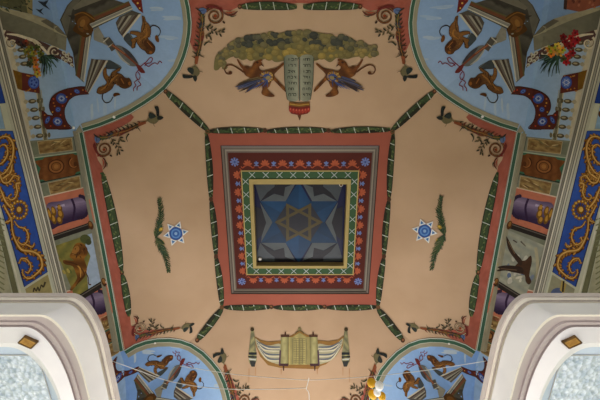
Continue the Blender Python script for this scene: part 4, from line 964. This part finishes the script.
for a, b, nrm in side_frames(R2, R3):
    L = math.hypot(b[0] - a[0], b[1] - a[1]); ux, uy = (b[0] - a[0]) / L, (b[1] - a[1]) / L
    th = math.atan2(uy, ux)
    def G(c, x, y): return (c[0] + ux * x * u + nrm[0] * y * u, c[1] + uy * x * u + nrm[1] * y * u)
    step = L * .134
    for k in range(-3, 4):
        c = lerp(a, b, .5); c = (c[0] + ux * k * step - nrm[0] * 1.6 * u, c[1] + uy * k * step - nrm[1] * 1.6 * u)
        q = Paint('palmette', layer=.8, surf=flat(ZB), parent=band_o, step=9)
        OC = (184, 96, 66)
        for i in range(5):
            an = (i - 2) * .62; q.stroke([G(c, 0, -1.5), G(c, 2.6 * math.sin(an), -1.5 + 3.2 * math.cos(an)), G(c, 4.4 * math.sin(an), -1.5 + 5.4 * math.cos(an))], [.8 * u, 2.1 * u, 1.2 * u], OC)
        for s in (-1, 1): q.stroke([G(c, 0, -1.5), G(c, s * 3, -2.6), G(c, s * 5, -4.2), G(c, s * 6.6, -2.8)], [1.2 * u, 1.2 * u, 1.2 * u, .8 * u], (172, 86, 58))
        q.done()
        if k < 3:
            d = (c[0] + ux * step / 2, c[1] + uy * step / 2)
            q = Paint('fleur', layer=.8, surf=flat(ZB), parent=band_o, step=9)
            for an in (-.9, 0, .9): q.stroke([G(d, 0, -1.5), G(d, 1.6 * math.sin(an), -.2 + 1.2 * math.cos(an)), G(d, 2.8 * math.sin(an), -1 + 3.4 * math.cos(an))], [.8 * u, 1.7 * u, .6 * u], (112, 130, 186))
            q.stroke([G(d, -2.2, -2), G(d, 2.2, -2)], .8 * u, (126, 132, 176)); q.done()
    q = Paint('corner_rosette', layer=.8, surf=flat(ZB), parent=band_o, step=9)
    for i in range(8):
        an = i * math.pi / 4; q.stroke([a, (a[0] + 4.3 * u * math.cos(an), a[1] + 4.3 * u * math.sin(an))], [.8 * u, 2.0 * u], (120, 138, 196))
    q.ell(a[0], a[1], 1.2 * u, 1.2 * u, 0, (76, 92, 150)); q.done()
for i, (a, b, nrm) in enumerate(side_frames(R3, R4)):
    L = math.hypot(b[0] - a[0], b[1] - a[1]); ux, uy = (b[0] - a[0]) / L, (b[1] - a[1]) / L
    n = 8
    for k in range(n):
        q = Paint('lattice_cross', layer=.8, surf=flat(ZB), parent=lat_o, step=9)
        c = lerp(a, b, (k + .5) / n)
        for s in (-1, 1): q.stroke([(c[0] - ux * 2.9 * u - nrm[0] * s * 2.9 * u, c[1] - uy * 2.9 * u - nrm[1] * s * 2.9 * u), (c[0] + ux * 2.9 * u + nrm[0] * s * 2.9 * u, c[1] + uy * 2.9 * u + nrm[1] * s * 2.9 * u)], .65 * u, (188, 198, 196))
        q.done()
def fillet(A, w, c, nm):
    B = (A[0] - w, A[1] + w, A[2] - w); o = ring(nm, A, ZB - .012, B, ZB - .012, M_PAINT, c)
fillet((R3[0] + u * .6, R3[1] - u * .6, R3[2] + u * .6), u * 1.1, (196, 174, 112), 'gold_fillet')

M_GLASSP = mat_paint('painted_glass', .35, 6., .8, 1.1)
pan = lambda p: (at_z(p, ZP), Vector((0, 0, -1)))
z1 = lambda L: Z(L, 248, 174, 5.714)
g_root = link_mesh('star_glass', [W(v) for v in ((-R5[0] - .02, R5[1] - .02, ZP + .01), (R5[0] + .02, R5[1] - .02, ZP + .01), (R5[0] + .02, R5[2] + .02, ZP + .01), (-R5[0] - .02, R5[2] + .02, ZP + .01))], [(0, 1, 2, 3)], M_GLASSP, sky_r, [lin((26, 30, 66))] * 4)
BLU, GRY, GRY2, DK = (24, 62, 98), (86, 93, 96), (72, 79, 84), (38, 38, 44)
def flipy(L): return [(x, 548 - y) for x, y in L]
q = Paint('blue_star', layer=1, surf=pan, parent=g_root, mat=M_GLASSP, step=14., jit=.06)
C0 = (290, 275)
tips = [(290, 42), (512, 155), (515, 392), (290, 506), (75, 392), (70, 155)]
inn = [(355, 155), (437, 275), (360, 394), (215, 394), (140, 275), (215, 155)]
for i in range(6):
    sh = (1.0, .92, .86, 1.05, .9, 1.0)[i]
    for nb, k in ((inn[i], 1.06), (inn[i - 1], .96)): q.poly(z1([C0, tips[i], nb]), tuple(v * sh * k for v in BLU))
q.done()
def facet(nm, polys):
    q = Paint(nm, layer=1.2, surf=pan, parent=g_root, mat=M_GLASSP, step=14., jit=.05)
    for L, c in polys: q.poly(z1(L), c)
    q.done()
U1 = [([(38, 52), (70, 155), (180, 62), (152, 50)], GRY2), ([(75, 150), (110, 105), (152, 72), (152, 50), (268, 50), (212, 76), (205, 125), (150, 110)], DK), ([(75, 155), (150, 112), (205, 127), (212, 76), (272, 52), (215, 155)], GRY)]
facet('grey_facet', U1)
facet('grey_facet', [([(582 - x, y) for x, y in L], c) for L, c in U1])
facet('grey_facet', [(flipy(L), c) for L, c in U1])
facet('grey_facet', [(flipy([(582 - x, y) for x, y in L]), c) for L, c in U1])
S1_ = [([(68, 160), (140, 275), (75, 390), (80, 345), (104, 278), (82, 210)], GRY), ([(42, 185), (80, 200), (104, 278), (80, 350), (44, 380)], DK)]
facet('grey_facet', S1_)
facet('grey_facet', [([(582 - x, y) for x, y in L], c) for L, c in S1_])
q = Paint('yellow_star', layer=1.6, surf=pan, parent=g_root, mat=M_GLASSP, step=14.)
q.poly([(286.5, 204), (298.6, 212), (310.7, 204), (316.5, 213), (322.4, 222), (316.5, 231), (310.7, 240.5), (298.6, 232.5), (286.5, 240.5), (280.6, 231), (275, 222), (280.6, 213)], (44, 46, 54))
q.done()
q = Paint('yellow_star', layer=2.0, surf=pan, parent=g_root, mat=M_GLASSP, step=14.)
for t in (((274.5, 222), (311.2, 203), (311.2, 241.5)), ((323, 222), (286.2, 203), (286.2, 241.5))):
    cx, cy = sum(a for a, b in t) / 3, sum(b for a, b in t) / 3
    inn_ = [lerp((cx, cy), a, .76) for a in t]
    for i in range(3): q.poly([t[i], t[(i + 1) % 3], inn_[(i + 1) % 3], inn_[i]], (84, 74, 44))
q.done()
# ------------------------------------------------------------------ small lamps
def lamp(P, n, rad, label, group, name='spotlight', dim=False):
    r = empty(name, label=label, cat='lamp', group=group)
    P = Vector(P); n = n.normalized()
    rot = n.to_track_quat('Z', 'Y').to_matrix()
    def lathe(nm, prof, mat):
        vs, fs = [], []
        for rr, h in prof:
            for k in range(16): vs.append(W(P + rot @ Vector((rr * math.cos(k * math.pi / 8), rr * math.sin(k * math.pi / 8), h))))
        for i in range(len(prof) - 1):
            for k in range(16): fs.append((i * 16 + k, i * 16 + (k + 1) % 16, (i + 1) * 16 + (k + 1) % 16, (i + 1) * 16 + k))
        fs.append(tuple(range((len(prof) - 1) * 16, len(prof) * 16)))
        link_mesh(nm, vs, fs, mat, r, smooth=False)
    lathe('housing', [(rad, 0), (rad, rad * .5), (rad * .85, rad * .7), (rad * .8, rad * .7)], M_LAMPB)
    lathe('lens', [(rad * .8, rad * .55), (rad * .7, rad * .75), (rad * .4, rad * .95), (rad * .1, rad)], M_BRASSD if dim else M_LAMP)
for p_, lab in (((114, 117), 'near the tablets and lion picture corner'), ((482.5, 116.5), 'near the tablets and eagle picture corner'), ((155, 342.8), 'near the scroll and lion picture corner'), ((449, 343.4), 'near the scroll and eagle picture corner'), ((73, 127.7), 'by the jewelled sash, lion picture side')):
    P_, n_ = hit(p_); lamp(P_, n_, .036, 'tiny white spotlight on the green arch border ' + lab, 'tiny spotlights on the arch borders')
for p_, lab, dim in (((260, 258.8), 'white round lamp in the skylight corner nearest the scroll and lion picture', False), ((341, 184.5), 'dull round lamp in the skylight corner nearest the tablets and eagle picture', True)):
    lamp(at_z(p_, ZP - .02), Vector((0, 0, -1)), .055, lab, 'lamps in the skylight corners', 'corner_lamp', dim)

# ------------------------------------------------------------------ galleries
ZG = .48 * H
def gallery(sx, where):
    r = empty('gallery', label='white rounded gallery corner with moulded underside ' + where, cat='balcony', group='white gallery corners')
    #      py at px 30, px at py 400, z offset, corner start px (top edge), corner end py (side edge)
    LV = [(293.0, 120.5, 0, 72, 352), (296.5, 116.5, -.05, 71, 352), (297.5, 115.3, -.02, 70, 352), (300, 112.6, -.06, 67, 354), (301.5, 111, -.04, 66, 356), (303, 109.0, -.12, 64, 357), (308, 101, -.22, 58, 362),
          (314.6, 90.5, -.36, 40, 380), (316.5, 88.6, -.30, 38, 382), (321, 82, -.20, 32, 388), (322.5, 80.5, -.23, 30, 390), (325.6, 76, -.12, 26, 394), (327, 74.5, -.16, 24, 396), (343, 61, -.22, 10, 404), (347, 58.6, -.05, 6, 408), (354.5, 52, .18, 30, 376), (356, 50.5, .14, 28, 377)]
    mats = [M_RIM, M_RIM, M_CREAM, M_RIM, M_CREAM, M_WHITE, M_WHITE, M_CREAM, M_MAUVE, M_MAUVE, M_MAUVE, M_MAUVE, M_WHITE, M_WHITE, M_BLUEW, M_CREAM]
    names = ['rim_moulding'] * 5 + ['fascia'] * 2 + ['cove'] * 5 + ['soffit'] * 1 + ['light_well'] * 2 + ['glass_frame']
    groups = [('rim_moulding', 0, 5), ('fascia', 5, 7), ('cove', 7, 12), ('soffit', 12, 13), ('light_well', 13, 15), ('glass_frame', 15, 16)]
    yend = YC + LY - .01
    paths = []
    for py, px, dz, cs, ce in LV:
        z = ZG + dz
        Yk = at_z((30, py), z).y; Xk = -at_z((px, 400), z).x
        xs = min(-at_z((cs, py), z).x, 6.0); ye = at_z((px + 10, ce), z).y
        ax, ay = xs - Xk, ye - Yk
        pts = [(-(XW - .0), Yk), (-(XW + xs) / 2 if xs < XW else -XW, Yk)]
        m = 18
        for i in range(m + 1):
            t = math.pi / 2 * i / m
            e = .92
            x = -xs + ax * math.sin(t) ** e; y = Yk + ay * (1 - math.cos(t) ** e)
            pts.append((max(x, -XW), y))
        pts += [(-Xk, (ye + yend) / 2), (-Xk, yend)]
        paths.append([(x if sx < 0 else -x, y, z) for x, y in pts])
    for nm, i0, i1 in groups:
        vs, fs, fm = [], [], []
        ml = []
        for i in range(i0, i1 + 1): vs += [W(p) for p in paths[i]]
        n = len(paths[0])
        for i in range(i1 - i0):
            mt = mats[i0 + i]
            if mt not in ml: ml.append(mt)
            for k in range(n - 1):
                fs.append((i * n + k, i * n + k + 1, (i + 1) * n + k + 1, (i + 1) * n + k)); fm.append(ml.index(mt))
        o = link_mesh(nm, vs, fs, ml, r, fm=fm, smooth=True)
        md = o.modifiers.new('edge', 'EDGE_SPLIT'); md.split_angle = math.radians(28)
    # textured glass filling the light well
    P_ = paths[-1]
    vs = [W(p) for p in P_] + [W((sx * XW, yend, P_[0][2]))]
    link_mesh('textured_glass', vs, [tuple(range(len(vs)))], M_GLASS, r)
    # upper body of the gallery
    P0 = paths[0]
    vs = [W(p) for p in P0] + [W((p[0], p[1], p[2] + .25)) for p in P0]
    n = len(P0)
    # vent grille
    z = ZG - .19
    c = [at_z(p, z) for p in ((25.5, 335), (39, 341.3), (32.5, 347.5), (19, 341.5))]
    c = [Vector((v.x if sx < 0 else -v.x, v.y, v.z)) for v in c]
    g = empty('vent_grille', label='small brass vent grille on the gallery soffit ' + where, cat='vent', group='brass vents on the gallery soffits')
    def plate(nm, sc, d0, d1, mat):
        m = sum(c, Vector()) / 4
        q = [m + (v - m) * sc for v in c]
        vs = [W(v + Vector((0, 0, -d0))) for v in q] + [W(m + (v - m) * .96 + Vector((0, 0, -d1))) for v in q]
        link_mesh(nm, vs, [(4, 5, 6, 7)] + [(i, (i + 1) % 4, 4 + (i + 1) % 4, 4 + i) for i in range(4)], mat, g)
    m = sum(c, Vector()) / 4
    def bar(nm, a, b, w, d0, d1, mat):
        e = (b - a).normalized(); s = Vector((-e.y, e.x, 0)) * w
        vs = [W(v + Vector((0, 0, -d))) for d in (d0, d1) for v in (a - s, b - s, b + s, a + s)]
        link_mesh(nm, vs, [(0, 1, 2, 3), (4, 5, 6, 7)] + [(i, (i + 1) % 4, 4 + (i + 1) % 4, 4 + i) for i in range(4)], mat, g)
    plate('back_plate', 1, -.06, .02, M_BRASSD)
    for i in range(4):
        a, b = m + (c[i] - m) * .93, m + (c[(i + 1) % 4] - m) * .93; bar('frame', a, b, .011, .0, .035, M_BRASSD)
    for k in range(5):
        t = (k + .8) / 5.6; bar('louvre', m + (lerp3(c[0], c[3], t) - m) * .86, m + (lerp3(c[1], c[2], t) - m) * .86, .014, .01, .03, M_BRASS)
def lerp3(a, b, t): return a + (b - a) * t
M_GLASS = mat_plain('textured_glass', (206, 216, 222), .25, noise=(164, 180, 192), scale=7, bump=1.0, bscale=12., spec=.6, emit=.12)
gallery(-1, 'on the lion picture side')
gallery(1, 'on the eagle picture side')

# ------------------------------------------------------------------ cords and balloons
ZW_ = ZG + .12
def tube(pts, rad, name, mat, parent=None, n=6):
    vs, fs = [], []
    for i, p in enumerate(pts):
        a, b = pts[max(i - 1, 0)], pts[min(i + 1, len(pts) - 1)]
        d = (b - a).normalized(); s = d.cross(Vector((0, .1, 1))).normalized(); t = d.cross(s)
        for k in range(n): vs.append(W(p + s * rad * math.cos(k * 2 * math.pi / n) + t * rad * math.sin(k * 2 * math.pi / n)))
    for i in range(len(pts) - 1):
        for k in range(n): fs.append((i * n + k, i * n + (k + 1) % n, (i + 1) * n + (k + 1) % n, (i + 1) * n + k))
    return link_mesh(name, vs, fs, mat, parent, smooth=True)
def cord(L, label, rad=.0055):
    pts = [at_z(p, ZW_) for p in crom(L, False, 6)]
    o = tube(pts, rad, 'white_cord', M_WIRE); tag(o, label, 'cord', 'white cords under the ceiling')
cord([(112, 361), (140, 371), (165, 380), (192, 385.5), (220, 388.6), (260, 389.3), (306, 388)], 'white cord running from the lion side gallery to the hanging knot')
cord([(180, 366), (215, 371.5), (240, 375), (280, 378.3), (309, 380), (340, 378.6), (375, 376), (420, 371), (455, 366), (486, 361)], 'thin white cord stretched past the scroll to the eagle side gallery', .005)
cord([(309, 378), (307.6, 384), (306.5, 389), (309, 394), (309, 412)], 'short white cord hanging from the knot between the two long cords', .006)
cord([(374, 376), (375.5, 379.5), (378, 383)], 'short white string tying the balloons to the cord', .009)
for (x, y, rr, mt, lab) in ((371.5, 383, 4.3, M_YEL, 'yellow balloon uppermost in the small bunch'), (379.3, 386, 4.2, M_WHT, 'white balloon uppermost in the small bunch'), (372.8, 394.5, 4.4, M_YEL, 'yellow balloon below the uppermost yellow one in the bunch'), (377.3, 392.6, 3.6, M_WHT, 'white balloon in the middle of the small bunch'), (381.8, 396.5, 4.0, M_YEL, 'yellow balloon beside the arch border at the bunch bottom')):
    zz = ZW_ - .12 - (.10 if mt is M_WHT else 0) - (y - 383) * .004
    c = at_z((x, y), zz); R = rr * zz / 265.0 * .98
    r = empty('balloon', label=lab, cat='balloon', group='small bunch of balloons on the cord')
    vs, fs = [], []
    m, n = 12, 18
    for i in range(m + 1):
        t = math.pi * i / m; rad = R * math.sin(t) * (1 - .10 * math.cos(t)); h = R * 1.12 * math.cos(t)
        for k in range(n): vs.append(W(c + Vector((rad * math.cos(k * 2 * math.pi / n), rad * math.sin(k * 2 * math.pi / n), -h))))
    for i in range(m):
        for k in range(n): fs.append((i * n + k, i * n + (k + 1) % n, (i + 1) * n + (k + 1) % n, (i + 1) * n + k))
    link_mesh('skin', vs, fs, mt, r, smooth=True)
    tube([c + Vector((0, 0, R * 1.08)), c + Vector((0, 0, R * 1.28))], R * .16, 'neck', mt, r)

# ------------------------------------------------------------------ light
w = bpy.data.worlds.new('world'); SC.world = w; w.use_nodes = True
w.node_tree.nodes['Background'].inputs[0].default_value = (.75, .82, 1, 1)
w.node_tree.nodes['Background'].inputs[1].default_value = .3
def area(name, loc, target, sx, sy, power, col):
    l = bpy.data.lights.new(name, 'AREA'); l.shape = 'RECTANGLE'; l.size = sx; l.size_y = sy; l.energy = power; l.color = col
    o = bpy.data.objects.new(name, l); COL.objects.link(o); o.location = W(loc)
    d = Vector(target) - Vector(loc); o.rotation_euler = d.to_track_quat('-Z', 'Y').to_euler()
    return o
area('floor_fill', (0, YC + 2.0, -1.2), (0, YC + 2.0, 5), 9, 7, 20, (1, .9, .7))  # added fill near the floor facing up, not a hall lamp
area('window_light', (0, YC + LY - .5, 1.0), (0, YC + 5.0, H), 9, 3.5, 900, (1, .94, .945))
for sx in (-1, 1):
    area('gallery_fill', (sx * 4.0, 6.0, -1.0), (sx * 4.3, 6.0, 4), 3, 5, 55, (.92, .95, 1))  # added fill from below to brighten the gallery undersides
    area('side_fill', (-sx * 5.4, 6.2, -.2), (sx * 5.8, 5.8, 7.6), 5, 1.6, 90, (1, .97, .92))  # added fill aimed across at the opposite frieze, no window there
    l = bpy.data.lights.new('gallery_fill_spot', 'SPOT'); l.energy = 1000; l.color = (.95, .95, 1); l.spot_size = math.radians(42); l.spot_blend = .6; l.shadow_soft_size = .5  # added low spot to brighten the gallery fronts, no real fixture
    o = bpy.data.objects.new('gallery_fill_spot', l); COL.objects.link(o); o.location = W((sx * 2.0, -2.0, -1.0)); o.rotation_euler = (Vector((sx * 4.6, 3.0, 4.3)) - Vector((sx * 2.0, -2.0, -1.0))).to_track_quat('-Z', 'Y').to_euler()
SC.view_settings.view_transform = 'Standard'
SC.view_settings.look = 'None'
